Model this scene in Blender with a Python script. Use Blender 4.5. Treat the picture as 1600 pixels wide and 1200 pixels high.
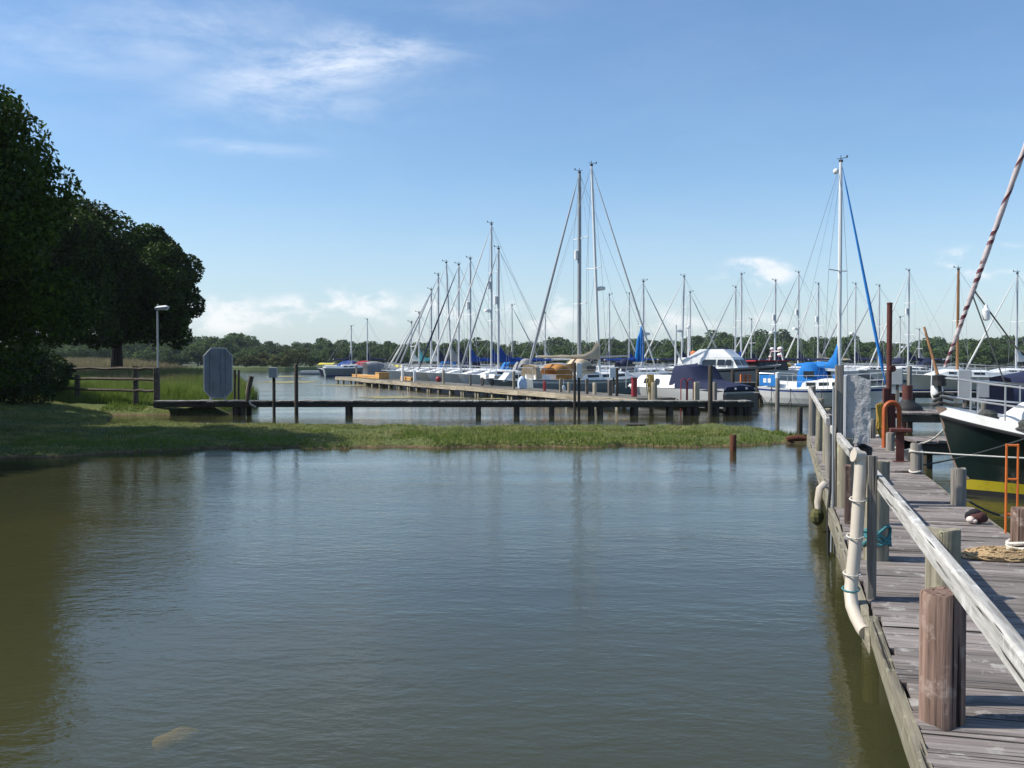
import bpy, math, random
import numpy as np
from mathutils import Vector, Matrix, noise as mnoise
R = math.radians
S = bpy.context.scene
for o in list(bpy.data.objects):
    bpy.data.objects.remove(o)
C = S.collection

# ------------------------------------------------------------------ camera
EYE = 2.15
F, CX, CY = 1570.0, 800.0, 600.0
PITCH = math.atan(40 / F)
cd = bpy.data.cameras.new('camera')
cam = bpy.data.objects.new('camera', cd); C.objects.link(cam)
cd.sensor_width = 36; cd.lens = 36 * F / 1600; cd.clip_start = 0.1; cd.clip_end = 6000
cam.location = (0, 0, EYE); cam.rotation_euler = (R(90) - PITCH, 0, 0)
S.camera = cam

# ------------------------------------------------------------------ sky
SUN_EL = 46.0
w = bpy.data.worlds.new('World'); S.world = w; w.use_nodes = True
nt = w.node_tree; N = nt.nodes; LK = nt.links
for n in list(N): N.remove(n)
def wn(t, **k):
    n = N.new(t)
    for a, b in k.items(): setattr(n, a, b)
    return n
def wmath(op, a, b=None, c=None):
    n = wn('ShaderNodeMath', operation=op)
    for i, v in enumerate((a, b, c)):
        if v is None: continue
        if isinstance(v, (int, float)): n.inputs[i].default_value = v
        else: LK.new(v, n.inputs[i])
    return n.outputs[0]
sky = wn('ShaderNodeTexSky', sky_type='NISHITA')
sky.sun_disc = False; sky.sun_elevation = R(SUN_EL); sky.sun_rotation = R(-90)
sky.air_density = 1.0; sky.dust_density = 0.6; sky.ozone_density = 2.0; sky.altitude = 0
tc = wn('ShaderNodeTexCoord')
sep = wn('ShaderNodeSeparateXYZ'); LK.new(tc.outputs['Generated'], sep.inputs[0])
dx, dy, dz = sep.outputs
yc = wmath('MAXIMUM', dy, 0.05)
az = wmath('DIVIDE', dx, yc)           # tan azimuth from straight ahead
el = wmath('DIVIDE', dz, yc)
def cnoise(scale, vec, detail=6, rough=0.55, dist=0.0):
    n = wn('ShaderNodeTexNoise'); n.inputs['Scale'].default_value = scale
    n.inputs['Detail'].default_value = detail; n.inputs['Roughness'].default_value = rough
    n.inputs['Distortion'].default_value = dist
    LK.new(vec, n.inputs['Vector']); return n.outputs[0]
def cmap(v, a, b, c=0.0, d=1.0):
    n = wn('ShaderNodeMapRange', clamp=True, interpolation_type='SMOOTHSTEP')
    LK.new(v, n.inputs[0])
    for i, q in enumerate((a, b, c, d)): n.inputs[i + 1].default_value = q
    return n.outputs[0]
def stretch(sx, sy, sz, rot=0.0):
    m = wn('ShaderNodeMapping'); m.inputs['Scale'].default_value = (sx, sy, sz); m.inputs['Rotation'].default_value = (0, 0, rot)
    LK.new(tc.outputs['Generated'], m.inputs[0]); return m.outputs[0]
def gauss(a0, e0, sa, se, tilt=0.0):
    u = wmath('SUBTRACT', az, a0); v = wmath('SUBTRACT', el, e0)
    if tilt: v = wmath('SUBTRACT', v, wmath('MULTIPLY', u, tilt))
    u = wmath('DIVIDE', u, sa); v = wmath('DIVIDE', v, se)
    q = wmath('ADD', wmath('MULTIPLY', u, u), wmath('MULTIPLY', v, v))
    return wmath('POWER', 2.718, wmath('MULTIPLY', q, -1.0))
def px2(px, py): return ((px - 800) / F, (560 - py) / F)
# thin cirrus: streaky noise, gathered where the photograph has it, a little everywhere
ci = cnoise(6.0, stretch(1.0, 1.0, 3.4, 0.3), 10, 0.66, 0.25)
cim = cmap(ci, 0.33, 0.72)
g = None
for (px, py, sa, se, tl, k) in ((520, 102, .115, .030, .20, 1.1), (600, 75, .07, .026, .12, .7), (230, 55, .16, .04, 0.0, .42), (370, 231, .055, .007, -0.06, .7), (480, 165, .11, .02, .1, .45)):
    a0, e0 = px2(px, py)
    q = wmath('MULTIPLY', gauss(a0, e0, sa, se, tl), k)
    g = q if g is None else wmath('MAXIMUM', g, q)
cirrus = wmath('MULTIPLY', cim, wmath('ADD', wmath('MULTIPLY', g, 0.80), 0.03))
# low cumulus along the horizon
cu = cnoise(17.0, stretch(1.0, 1.0, 2.1), 10, 0.62, 0.2)
cum = cmap(cu, 0.46, 0.66)
h = None
for (px, py, sa, se, k) in ((345, 492, .050, .022, 1.0), (470, 490, .055, .020, 1.0), (560, 472, .045, .020, 1.0), (720, 470, .055, .022, .75), (850, 490, .05, .03, .8), (1172, 426, .040, .014, 1.5), (1020, 500, .15, .022, .6), (1230, 500, .1, .02, .55), (1565, 410, .07, .017, 1.25), (640, 490, .10, .018, .7)):
    a0, e0 = px2(px, py)
    q = wmath('MULTIPLY', gauss(a0, e0, sa, se), k)
    h = q if h is None else wmath('MAXIMUM', h, q)
cumul = wmath('MULTIPLY', cum, wmath('MINIMUM', wmath('MULTIPLY', cmap(h, 0.22, 0.75), 0.66), 1.0))
# thin general haze towards the horizon
hz = cmap(dz, 0.0, 0.20, 0.38, 0.0)
mx = wn('ShaderNodeMix', data_type='RGBA'); mx.inputs[7].default_value = (5.3, 5.75, 6.75, 1)
tn = wn('ShaderNodeMix', data_type='RGBA', blend_type='MULTIPLY'); tn.inputs[0].default_value = 1.0; tn.inputs[7].default_value = (0.845, 1.01, 1.14, 1)
LK.new(sky.outputs[0], tn.inputs[6])
LK.new(tn.outputs[2], mx.inputs[6]); LK.new(hz, mx.inputs[0])
m1 = wn('ShaderNodeMix', data_type='RGBA'); m1.inputs[7].default_value = (8.2, 8.5, 9.0, 1)
LK.new(mx.outputs[2], m1.inputs[6]); LK.new(cirrus, m1.inputs[0])
m2 = wn('ShaderNodeMix', data_type='RGBA'); m2.inputs[7].default_value = (8.2, 8.0, 8.1, 1)
LK.new(m1.outputs[2], m2.inputs[6]); LK.new(cumul, m2.inputs[0])
bg = wn('ShaderNodeBackground'); bg.inputs[1].default_value = 0.095
LK.new(m2.outputs[2], bg.inputs[0])
wo = wn('ShaderNodeOutputWorld'); LK.new(bg.outputs[0], wo.inputs[0])

# ------------------------------------------------------------------ sun
sl = bpy.data.lights.new('sun', 'SUN'); sl.energy = 4.2; sl.angle = R(0.5); sl.color = (1.0, 0.95, 0.86)
sun = bpy.data.objects.new('sun', sl); C.objects.link(sun)
SUN_DIR = Vector((-math.cos(R(SUN_EL)), 0.03, math.sin(R(SUN_EL)))).normalized()   # towards the sun: from the left
sun.rotation_euler = SUN_DIR.to_track_quat('Z', 'Y').to_euler()
sun.location = (-60, 0, 60)

S.view_settings.view_transform = 'Standard'; S.view_settings.look = 'None'
S.view_settings.exposure = 0.55; S.view_settings.gamma = 1.0; S.view_settings.use_curve_mapping = False
S.render.engine = 'CYCLES'
S.cycles.max_bounces = 6; S.cycles.transparent_max_bounces = 8
S.cycles.caustics_reflective = False; S.cycles.caustics_refractive = False
S.cycles.sample_clamp_indirect = 4.0

# ------------------------------------------------------------------ picture-to-place helpers (used once, to find where things stand)
def ray(px, py):
    u, v = (px - CX) / F, (CY - py) / F
    c, s = math.cos(PITCH), math.sin(PITCH)
    return Vector((u, c + v * s, -s + v * c))
def on(px, py, z=0.0):
    d = ray(px, py); k = (z - EYE) / d.z
    return Vector((d.x * k, d.y * k, z))
def dep(px, py, D):
    d = ray(px, py); k = D / d.y
    return Vector((d.x * k, D, EYE + d.z * k))

# ------------------------------------------------------------------ mesh builder
class MB:
    def __init__(self): self.v = []; self.f = []; self.m = []; self.mi = 0
    def _add(self, vs, fs):
        o = len(self.v); self.v += [tuple(p) for p in vs]
        for q in fs: self.f.append(tuple(i + o for i in q)); self.m.append(self.mi)
    def box(self, c, d, rz=0.0, M=None):
        x, y, z = d[0] / 2, d[1] / 2, d[2] / 2
        vs = [Vector((a, b, e)) for a in (-x, x) for b in (-y, y) for e in (-z, z)]
        m = M if M is not None else Matrix.Rotation(rz, 3, 'Z')
        vs = [m @ p + Vector(c) for p in vs]
        self._add(vs, [(0, 1, 3, 2), (4, 6, 7, 5), (0, 4, 5, 1), (2, 3, 7, 6), (0, 2, 6, 4), (1, 5, 7, 3)])
    def cbox(self, c, d, ch=0.01, M=None, axis='x'):
        x, y, z = d[0] / 2, d[1] / 2, d[2] / 2
        sec = [(-y + ch, -z), (y - ch, -z), (y, -z + ch), (y, z - ch), (y - ch, z), (-y + ch, z), (-y, z - ch), (-y, -z + ch)]
        m = M if M is not None else Matrix.Identity(3)
        vs = []
        for sx in (-x, x):
            for a, b in sec: vs.append(m @ Vector((sx, a, b)) + Vector(c))
        fs = [(i, (i + 1) % 8, 8 + (i + 1) % 8, 8 + i) for i in range(8)]
        fs += [tuple(range(7, -1, -1)), tuple(range(8, 16))]
        self._add(vs, fs)
    def loft(self, rings, closed=True, cap0=True, cap1=True):
        n = len(rings[0]); vs = [p for r in rings for p in r]; fs = []
        for i in range(len(rings) - 1):
            for j in range(n if closed else n - 1):
                k = (j + 1) % n
                fs.append((i * n + j, i * n + k, (i + 1) * n + k, (i + 1) * n + j))
        if closed and cap0: fs.append(tuple(range(n - 1, -1, -1)))
        if closed and cap1: fs.append(tuple(range((len(rings) - 1) * n, len(rings) * n)))
        self._add(vs, fs)
    def tube(self, pts, r, n=6, caps=True, flat=1.0):
        pts = [Vector(p) for p in pts]
        if isinstance(r, (int, float)): r = [r] * len(pts)
        rings = []; up = None
        for i, p in enumerate(pts):
            t = (pts[min(i + 1, len(pts) - 1)] - pts[max(i - 1, 0)])
            if t.length < 1e-9: t = Vector((0, 0, 1))
            t.normalize()
            if up is None:
                up = Vector((0, 0, 1)) if abs(t.z) < 0.9 else Vector((1, 0, 0))
            a = t.cross(up)
            if a.length < 1e-6: a = t.orthogonal()
            a.normalize(); b = a.cross(t); b.normalize(); up = b
            rings.append([p + (a * math.cos(2 * math.pi * j / n) * flat + b * math.sin(2 * math.pi * j / n)) * r[i] for j in range(n)])
        self.loft(rings, True, caps, caps)
    def lathe(self, c, prof, n=12):
        c = Vector(c)
        rings = [[c + Vector((r * math.cos(2 * math.pi * j / n), r * math.sin(2 * math.pi * j / n), z)) for j in range(n)] for r, z in prof]
        self.loft(rings)
    def sphere(self, c, r, n=10, m=6):
        sx, sy, sz = (r, r, r) if isinstance(r, (int, float)) else r
        c = Vector(c); rings = []
        for i in range(m + 1):
            a = math.pi * (i / m - 0.5); k = max(math.cos(a), 0.02)
            rings.append([c + Vector((sx * k * math.cos(2 * math.pi * j / n), sy * k * math.sin(2 * math.pi * j / n), sz * math.sin(a))) for j in range(n)])
        self.loft(rings)
    def tri(self, *p): self._add(p, [tuple(range(len(p)))])
    def mesh(self, name, mats, smooth=False):
        me = bpy.data.meshes.new(name); me.from_pydata(self.v, [], self.f)
        for m in (mats if isinstance(mats, (list, tuple)) else [mats]): me.materials.append(m)
        if any(self.m): me.polygons.foreach_set('material_index', self.m)
        if smooth:
            me.polygons.foreach_set('use_smooth', [True] * len(me.polygons))
            try: me.set_sharp_from_angle(angle=R(40))
            except Exception: pass
        me.update(); return me
    def build(self, name, mats, parent=None, label=None, smooth=False):
        return link(name, self.mesh(name, mats, smooth), parent, label)

def link(name, me, parent=None, label=None, loc=None, rz=None):
    o = bpy.data.objects.new(name, me); C.objects.link(o)
    if parent is not None: o.parent = parent
    if label: o['label'] = label
    if loc is not None: o.location = loc
    if rz is not None: o.rotation_euler = (0, 0, rz)
    return o
def tag(o, label=None, cat=None, group=None, kind=None):
    if label: o['label'] = label
    if cat: o['category'] = cat
    if group: o['group'] = group
    if kind: o['kind'] = kind
    return o
def thing(name, label, cat, loc=(0, 0, 0), rz=0.0, group=None, rot=None):
    o = bpy.data.objects.new(name, None); C.objects.link(o); o.empty_display_size = 0.1
    o.location = loc; o.rotation_euler = rot if rot else (0, 0, rz)
    return tag(o, label, cat, group)
def np_mesh(name, V, Fc, mats, k, smooth=False):
    me = bpy.data.meshes.new(name); n = len(V); m = len(Fc)
    me.vertices.add(n); me.vertices.foreach_set('co', V.astype(np.float32).ravel())
    me.loops.add(m * k); me.loops.foreach_set('vertex_index', Fc.astype(np.int32).ravel())
    me.polygons.add(m); me.polygons.foreach_set('loop_start', np.arange(0, m * k, k, dtype=np.int32))
    if smooth: me.polygons.foreach_set('use_smooth', np.ones(m, dtype=bool))
    for q in (mats if isinstance(mats, (list, tuple)) else [mats]): me.materials.append(q)
    me.update(calc_edges=True); me.validate(); return me

# ------------------------------------------------------------------ materials
MT = {}
def newmat(name):
    m = bpy.data.materials.new(name); m.use_nodes = True
    t = m.node_tree; b = t.nodes['Principled BSDF']; MT[name] = m
    return m, t, b
def nd(t, ty, **k):
    n = t.nodes.new(ty)
    for a, v in k.items(): setattr(n, a, v)
    return n
def c4(c): return (c[0], c[1], c[2], 1)
def sc(c, k): return tuple(min(1, x * k) for x in c)
def ramp(t, src, stops):
    r = nd(t, 'ShaderNodeValToRGB'); e = r.color_ramp.elements
    while len(e) < len(stops): e.new(0.5)
    for q, (p, c) in zip(e, stops): q.position = p; q.color = c4(c)
    t.links.new(src, r.inputs[0]); return r.outputs[0]
def objvec(t, scale=(1, 1, 1), rnd=True, gen='Object'):
    tcn = nd(t, 'ShaderNodeTexCoord'); mp = nd(t, 'ShaderNodeMapping'); mp.inputs['Scale'].default_value = scale
    t.links.new(tcn.outputs[gen], mp.inputs[0])
    if not rnd: return mp.outputs[0]
    oi = nd(t, 'ShaderNodeObjectInfo'); mm = nd(t, 'ShaderNodeMath', operation='MULTIPLY'); mm.inputs[1].default_value = 57.0
    t.links.new(oi.outputs['Random'], mm.inputs[0])
    ad = nd(t, 'ShaderNodeVectorMath', operation='ADD'); t.links.new(mp.outputs[0], ad.inputs[0]); t.links.new(mm.outputs[0], ad.inputs[1])
    return ad.outputs[0]
def noise_of(t, vec, scale, detail=5, rough=0.6):
    n = nd(t, 'ShaderNodeTexNoise'); n.inputs['Scale'].default_value = scale; n.inputs['Detail'].default_value = detail; n.inputs['Roughness'].default_value = rough
    t.links.new(vec, n.inputs['Vector']); return n.outputs[0]
def bump_to(t, b, h, strength, dist):
    n = nd(t, 'ShaderNodeBump'); n.inputs['Strength'].default_value = strength; n.inputs['Distance'].default_value = dist
    t.links.new(h, n.inputs['Height']); t.links.new(n.outputs[0], b.inputs['Normal'])
def paint(name, c, rough=0.4, metal=0.0, var=0.12, scale=3.0, bump=0.0, dirt=None, spec=0.5):
    m, t, b = newmat(name)
    v = objvec(t); n = noise_of(t, v, scale)
    st = [(0.25, sc(c, 1 - var)), (0.75, sc(c, 1 + var))]
    if dirt: st = [(0.22, dirt), (0.40, sc(c, 1 - var * 0.3)), (0.8, sc(c, 1 + var))]
    t.links.new(ramp(t, n, st), b.inputs['Base Color'])
    b.inputs['Roughness'].default_value = rough; b.inputs['Metallic'].default_value = metal
    b.inputs['Specular IOR Level'].default_value = spec
    if bump: bump_to(t, b, n, bump, 0.02)
    return m
def wood(name, dark, light, axis='x', fine=60.0, along=2.5, rough=0.85, bump=0.5, knots=True, tint=0.35, lichen=None):
    m, t, b = newmat(name)
    s = {'x': (along, fine, fine), 'z': (fine, fine, along), 'y': (fine, along, fine)}[axis]
    v = objvec(t, s); g = noise_of(t, v, 1.0, 6, 0.65)
    v2 = objvec(t, tuple(q * 0.12 for q in s)); g2 = noise_of(t, v2, 1.0, 3, 0.5)
    mx = nd(t, 'ShaderNodeMix', data_type='FLOAT'); mx.inputs[0].default_value = 0.4
    t.links.new(g, mx.inputs[2]); t.links.new(g2, mx.inputs[3])
    col = ramp(t, mx.outputs[0], [(0.32, dark), (0.48, tuple((a + c) / 2 for a, c in zip(dark, light))), (0.66, light)])
    oi = nd(t, 'ShaderNodeObjectInfo')
    hs = nd(t, 'ShaderNodeHueSaturation')
    mr = nd(t, 'ShaderNodeMapRange'); mr.inputs[3].default_value = 1 - tint; mr.inputs[4].default_value = 1 + tint
    t.links.new(oi.outputs['Random'], mr.inputs[0]); t.links.new(mr.outputs[0], hs.inputs['Value']); t.links.new(col, hs.inputs['Color'])
    out = hs.outputs[0]
    if lichen:
        ln = noise_of(t, objvec(t, (7, 7, 7)), 1.0, 6, 0.7)
        lr = nd(t, 'ShaderNodeMapRange', clamp=True); lr.inputs[1].default_value = 0.55; lr.inputs[2].default_value = 0.66; t.links.new(ln, lr.inputs[0])
        lm = nd(t, 'ShaderNodeMix', data_type='RGBA'); lm.inputs[7].default_value = c4(lichen)
        t.links.new(lr.outputs[0], lm.inputs[0]); t.links.new(out, lm.inputs[6]); out = lm.outputs[2]
    ck = {'x': (along * .35, fine * .9, fine * .9), 'z': (fine * .9, fine * .9, along * .35), 'y': (fine * .9, along * .35, fine * .9)}[axis]
    cn = noise_of(t, objvec(t, ck), 1.0, 3, 0.5)
    cr_ = nd(t, 'ShaderNodeMapRange', clamp=True); cr_.inputs[1].default_value = 0.335; cr_.inputs[2].default_value = 0.37; cr_.inputs[3].default_value = 1.0; cr_.inputs[4].default_value = 0.0; t.links.new(cn, cr_.inputs[0])
    cm_ = nd(t, 'ShaderNodeMix', data_type='RGBA'); cm_.inputs[7].default_value = c4(sc(dark, .35)); t.links.new(cr_.outputs[0], cm_.inputs[0]); t.links.new(out, cm_.inputs[6]); out = cm_.outputs[2]
    hsub = nd(t, 'ShaderNodeMath', operation='SUBTRACT'); t.links.new(mx.outputs[0], hsub.inputs[0]); t.links.new(cr_.outputs[0], hsub.inputs[1])
    t.links.new(out, b.inputs['Base Color'])
    b.inputs['Roughness'].default_value = rough; b.inputs['Specular IOR Level'].default_value = 0.25
    bump_to(t, b, hsub.outputs[0], bump, 0.012)
    return m
def leafmat(name, lo, hi, trans=0.3, rough=0.5, clump=0.9):
    m, t, b = newmat(name)
    ge = nd(t, 'ShaderNodeNewGeometry')
    cl_ = noise_of(t, objvec(t, (clump,) * 3), 1.0, 3, 0.6)
    md = nd(t, 'ShaderNodeMath', operation='MULTIPLY_ADD'); md.inputs[1].default_value = 0.45; t.links.new(ge.outputs['Random Per Island'], md.inputs[0])
    mc = nd(t, 'ShaderNodeMapRange', clamp=True); mc.inputs[1].default_value = .36; mc.inputs[2].default_value = .66; mc.inputs[3].default_value = 0; mc.inputs[4].default_value = .55; t.links.new(cl_, mc.inputs[0]); t.links.new(mc.outputs[0], md.inputs[2])
    col = ramp(t, md.outputs[0], [(0.0, lo), (0.6, tuple((a + c) / 2 for a, c in zip(lo, hi))), (1.0, hi)])
    oi = nd(t, 'ShaderNodeObjectInfo'); hs = nd(t, 'ShaderNodeHueSaturation')
    mr = nd(t, 'ShaderNodeMapRange'); mr.inputs[3].default_value = 0.75; mr.inputs[4].default_value = 1.2
    t.links.new(oi.outputs['Random'], mr.inputs[0]); t.links.new(mr.outputs[0], hs.inputs['Value']); t.links.new(col, hs.inputs['Color'])
    col = hs.outputs[0]
    t.links.new(col, b.inputs['Base Color']); b.inputs['Roughness'].default_value = rough; b.inputs['Specular IOR Level'].default_value = 0.12
    tr = nd(t, 'ShaderNodeBsdfTranslucent'); t.links.new(col, tr.inputs[0])
    mix = nd(t, 'ShaderNodeMixShader'); mix.inputs[0].default_value = trans
    t.links.new(b.outputs[0], mix.inputs[1]); t.links.new(tr.outputs[0], mix.inputs[2])
    t.links.new(mix.outputs[0], t.nodes['Material Output'].inputs[0]); return m

plank_w = wood('weathered_plank', (.055, .044, .039), (.32, .28, .258), 'x', 55, 2.0, tint=.30, bump=.8, lichen=(.35, .325, .30))
fascia_w = wood('edge_board_wood', (.07, .06, .045), (.30, .27, .20), 'x', 40, 2.0, tint=.15, bump=.8, lichen=(.34, .33, .22))
rail_w = wood('bleached_rail_wood', (.16, .15, .135), (.58, .56, .52), 'x', 45, 3.0, tint=.08, bump=.7, lichen=(.60, .59, .56))
pile_w = wood('pale_pile_wood', (.12, .105, .075), (.35, .315, .235), 'z', 38, 2.2, tint=.15, bump=.8, lichen=(.34, .34, .21))
redpile_w = wood('reddish_pile_wood', (.05, .03, .023), (.31, .205, .16), 'z', 42, 1.8, tint=.1, bump=1.0, lichen=(.33, .25, .21))
grey_w = wood('grey_post_wood', (.09, .08, .07), (.30, .275, .24), 'z', 40, 2.4, tint=.2, bump=.7)
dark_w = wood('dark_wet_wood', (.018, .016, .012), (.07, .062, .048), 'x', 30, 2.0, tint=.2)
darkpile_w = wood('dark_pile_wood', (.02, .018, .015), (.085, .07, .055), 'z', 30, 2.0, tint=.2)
walk_w = wood('walkway_board_wood', (.10, .09, .075), (.32, .30, .26), 'x', 40, 2.0, tint=.25)
jetty_w = wood('pale_jetty_wood', (.16, .13, .09), (.46, .40, .30), 'x', 20, 1.5, tint=.15)  # pale timber for the jetty's edge beams
jleg_w = wood('pale_jetty_leg_wood', (.18, .15, .10), (.50, .45, .34), 'z', 20, 1.5, tint=.25)
new_w = wood('fresh_orange_timber', (.42, .22, .07), (.62, .36, .13), 'x', 25, 1.5, tint=.1)
fence_w = wood('fence_wood', (.03, .025, .02), (.13, .11, .085), 'x', 30, 2.0, tint=.2)
bark = wood('oak_bark', (.02, .017, .013), (.075, .062, .048), 'z', 9, 1.5, tint=.15)
varnish = wood('varnished_spar', (.22, .10, .04), (.42, .22, .10), 'z', 30, 2.0, tint=.05, rough=.4, bump=.1)
white = paint('white_gelcoat', (.74, .74, .72), .3, 0, .05, 1.5, dirt=(.62, .61, .56))
cream = paint('cream_gelcoat', (.68, .64, .54), .35, 0, .06, 1.5)
whitepaint = paint('white_paint', (.76, .76, .74), .45, 0, .06, 4, dirt=(.55, .54, .50))
grey_hull = paint('grey_hull_paint', (.20, .225, .235), .35, 0, .08, 1.5)
blue_grey_hull = paint('blue_grey_hull_paint', (.24, .28, .29), .35, 0, .08, 1.5)
green_hull = paint('dark_green_hull_paint', (.006, .016, .014), .34, 0, .35, 3.5, .05)
black_p = paint('black_paint', (.012, .012, .014), .4, 0, .2, 3)
yellow_p = paint('yellow_boot_paint', (.46, .37, .018), .5, 0, .16, 4.5, dirt=(.22, .19, .05))
antifoul = paint('green_antifoul_paint', (.02, .055, .035), .7, 0, .3, 3)
red_p = paint('red_paint', (.24, .018, .026), .5, 0, .15, 3)
navy_c = paint('navy_canvas', (.024, .030, .066), .85, 0, .25, 2.5, .25, spec=.2)
blue_c = paint('bright_blue_canvas', (.018, .17, .48), .8, 0, .18, 3, .3, spec=.2)
royal_c = paint('royal_blue_canvas', (.015, .055, .24), .8, 0, .2, 3, .3, spec=.2)
beige_c = paint('beige_canvas', (.50, .41, .29), .85, 0, .15, 3, .3, spec=.2)
tan_c = paint('tan_canvas', (.36, .17, .05), .85, 0, .2, 3, .3, spec=.2)
red_c = paint('red_canvas', (.36, .04, .05), .85, 0, .2, 3, .3, spec=.2)
grey_c = paint('grey_canvas', (.28, .28, .28), .85, 0, .15, 3, .3, spec=.2)
white_c = paint('white_sailcloth', (.66, .65, .62), .8, 0, .1, 3, .2, spec=.2)
pink_c = paint('faded_maroon_sailcloth', (.13, .045, .055), .85, 0, .25, 5, .3, spec=.2)
paleroll = paint('pale_rolled_sailcloth', (.50, .43, .42), .85, 0, .15, 5, .3, spec=.2)
greenc = paint('turquoise_canvas', (.10, .42, .42), .8, 0, .1, 3, .2)
alu = paint('aluminium_spar', (.52, .53, .54), .42, .25, .08, 2)
alu_white = paint('white_spar', (.72, .72, .70), .4, 0, .05, 2)
alu_dark = paint('grey_anodised_spar', (.30, .31, .32), .45, .25, .08, 2)
steel = paint('stainless_rail', (.62, .62, .62), .3, .7, .05, 6)
wire = paint('rigging_wire', (.30, .31, .33), .5, .2, .05, 6)
galv = paint('galvanised_sheet', (.165, .19, .215), .6, .2, .25, 2.2, dirt=(.10, .115, .13))
galv_pole = paint('galvanised_pole', (.36, .38, .39), .5, .4, .12, 4)
glass = paint('dark_window_glass', (.02, .024, .028), .08, 0, .2, 3)
rubber = paint('black_rubber', (.014, .014, .015), .7, 0, .25, 6, .2)
rust_red = paint('rust_red_steel', (.10, .026, .018), .75, .0, .35, 7, .5, dirt=(.06, .02, .014))
rust_or = paint('orange_painted_steel', (.36, .075, .013), .6, 0, .3, 9, .3, dirt=(.20, .05, .014))
bright_or = paint('bright_orange_steel', (.56, .13, .013), .55, 0, .22, 9, .2, dirt=(.25, .06, .012))
rusty_stub = paint('rusty_iron', (.10, .03, .012), .85, 0, .5, 9, .6, dirt=(.22, .09, .03))
pvc = paint('white_pipe_plastic', (.50, .44, .36), .5, 0, .08, 7, .05, dirt=(.36, .31, .23))
wrap = paint('grey_wrinkled_sheeting', (.46, .46, .45), .45, 0, .16, 16, 1.0, dirt=(.31, .31, .31))
boxgrey = paint('grey_box_enamel', (.28, .30, .32), .5, 0, .1, 4)
rope_w = paint('white_rope', (.60, .57, .50), .9, 0, .25, 60, .6)
rope_d = paint('dark_rope', (.05, .055, .05), .9, 0, .3, 60, .6)
rope_y = paint('yellow_rope', (.52, .32, .05), .9, 0, .3, 40, .6)
rope_s = paint('sandy_rope', (.43, .30, .16), .95, 0, .3, 60, .8)
rope_t = paint('turquoise_rope', (.05, .20, .22), .9, 0, .3, 60, .6)
maroon_cl = paint('maroon_cloth', (.075, .025, .022), .9, 0, .4, 18, .6)
black_cl = paint('black_cloth', (.012, .009, .014), .9, 0, .4, 18, .5)
pale_cl = paint('pale_cloth', (.62, .52, .46), .9, 0, .25, 18, .6)
stone = paint('mossy_stone', (.018, .017, .018), .9, 0, .5, 7, .8)
moss = paint('green_moss', (.085, .085, .03), .95, 0, .5, 9, .8)
algae_stone = paint('yellow_algae_stone', (.80, .52, .03), .9, 0, .3, 9, .8)
leaf_oak = leafmat('oak_leaf', (.007, .017, .003), (.075, .130, .013), .25, .6)  # random leaf tone, its bright end imitating sunlit clumps in the colour
leaf_far = leafmat('far_leaf', (.045, .082, .024), (.11, .16, .05), .2, .8)
leaf_bush = leafmat('bush_leaf', (.05, .065, .022), (.14, .14, .05), .2, .7)
leaf_shrub = leafmat('shrub_leaf', (.014, .024, .008), (.06, .09, .022), .2)
blade_s = leafmat('short_grass_blade', (.11, .165, .035), (.42, .37, .16), .25, .7, 1.4)
blade_t = leafmat('tall_grass_blade', (.10, .155, .022), (.24, .31, .07), .3, .6)
seed_t = leafmat('dry_grass_stalk', (.20, .17, .09), (.36, .30, .18), .25, .7)
algae_m = paint('floating_algae', (.22, .20, .085), .85, 0, .5, 1.2, .3)

# ================================================================== SETTING
ZD = 0.55                                   # deck level of the piers above the water
rng = np.random.default_rng(7); random.seed(5)

# ---- water
m, t, b = newmat('estuary_water')
t.nodes.remove(b)
geo = nd(t, 'ShaderNodeNewGeometry')
def wvec(scale, rot):
    mp = nd(t, 'ShaderNodeMapping'); mp.inputs['Scale'].default_value = scale; mp.inputs['Rotation'].default_value = (0, 0, rot)
    t.links.new(geo.outputs['Position'], mp.inputs[0]); return mp.outputs[0]
def tm(op, a, bb):
    n = nd(t, 'ShaderNodeMath', operation=op)
    for i, q in enumerate((a, bb)):
        if isinstance(q, (int, float)): n.inputs[i].default_value = q
        else: t.links.new(q, n.inputs[i])
    return n.outputs[0]
n1 = noise_of(t, wvec((3.6, 6.6, 1), 0.45), 1.0, 4, 0.55)
n2 = noise_of(t, wvec((10.0, 17.0, 1), 0.35), 1.0, 3, 0.55)
n3 = noise_of(t, wvec((0.45, 1.1, 1), -0.2), 1.0, 3, 0.5)
gust = noise_of(t, wvec((0.10, 0.24, 1), 0.3), 1.0, 4, 0.6)
gr = nd(t, 'ShaderNodeMapRange', clamp=True)
gr.inputs[1].default_value = 0.36; gr.inputs[2].default_value = 0.64; gr.inputs[3].default_value = 0.35; gr.inputs[4].default_value = 1.45
t.links.new(gust, gr.inputs[0])
hgt = tm('ADD', tm('ADD', tm('MULTIPLY', n1, 1.0), tm('MULTIPLY', n2, 0.35)), tm('MULTIPLY', n3, .8))
hgt = tm('MULTIPLY', hgt, gr.outputs[0])
bp = nd(t, 'ShaderNodeBump'); bp.inputs['Strength'].default_value = 1.0; bp.inputs['Distance'].default_value = 0.0082
t.links.new(hgt, bp.inputs['Height'])
fr = nd(t, 'ShaderNodeFresnel'); fr.inputs[0].default_value = 1.33; t.links.new(bp.outputs[0], fr.inputs[1])
gl = nd(t, 'ShaderNodeBsdfGlossy'); gl.inputs['Roughness'].default_value = 0.06; gl.inputs[0].default_value = (.97, .97, .97, 1); t.links.new(bp.outputs[0], gl.inputs['Normal'])
di = nd(t, 'ShaderNodeBsdfDiffuse')
mud = noise_of(t, wvec((0.12, 0.2, 1), 0.6), 1.0, 4, 0.6)
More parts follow.
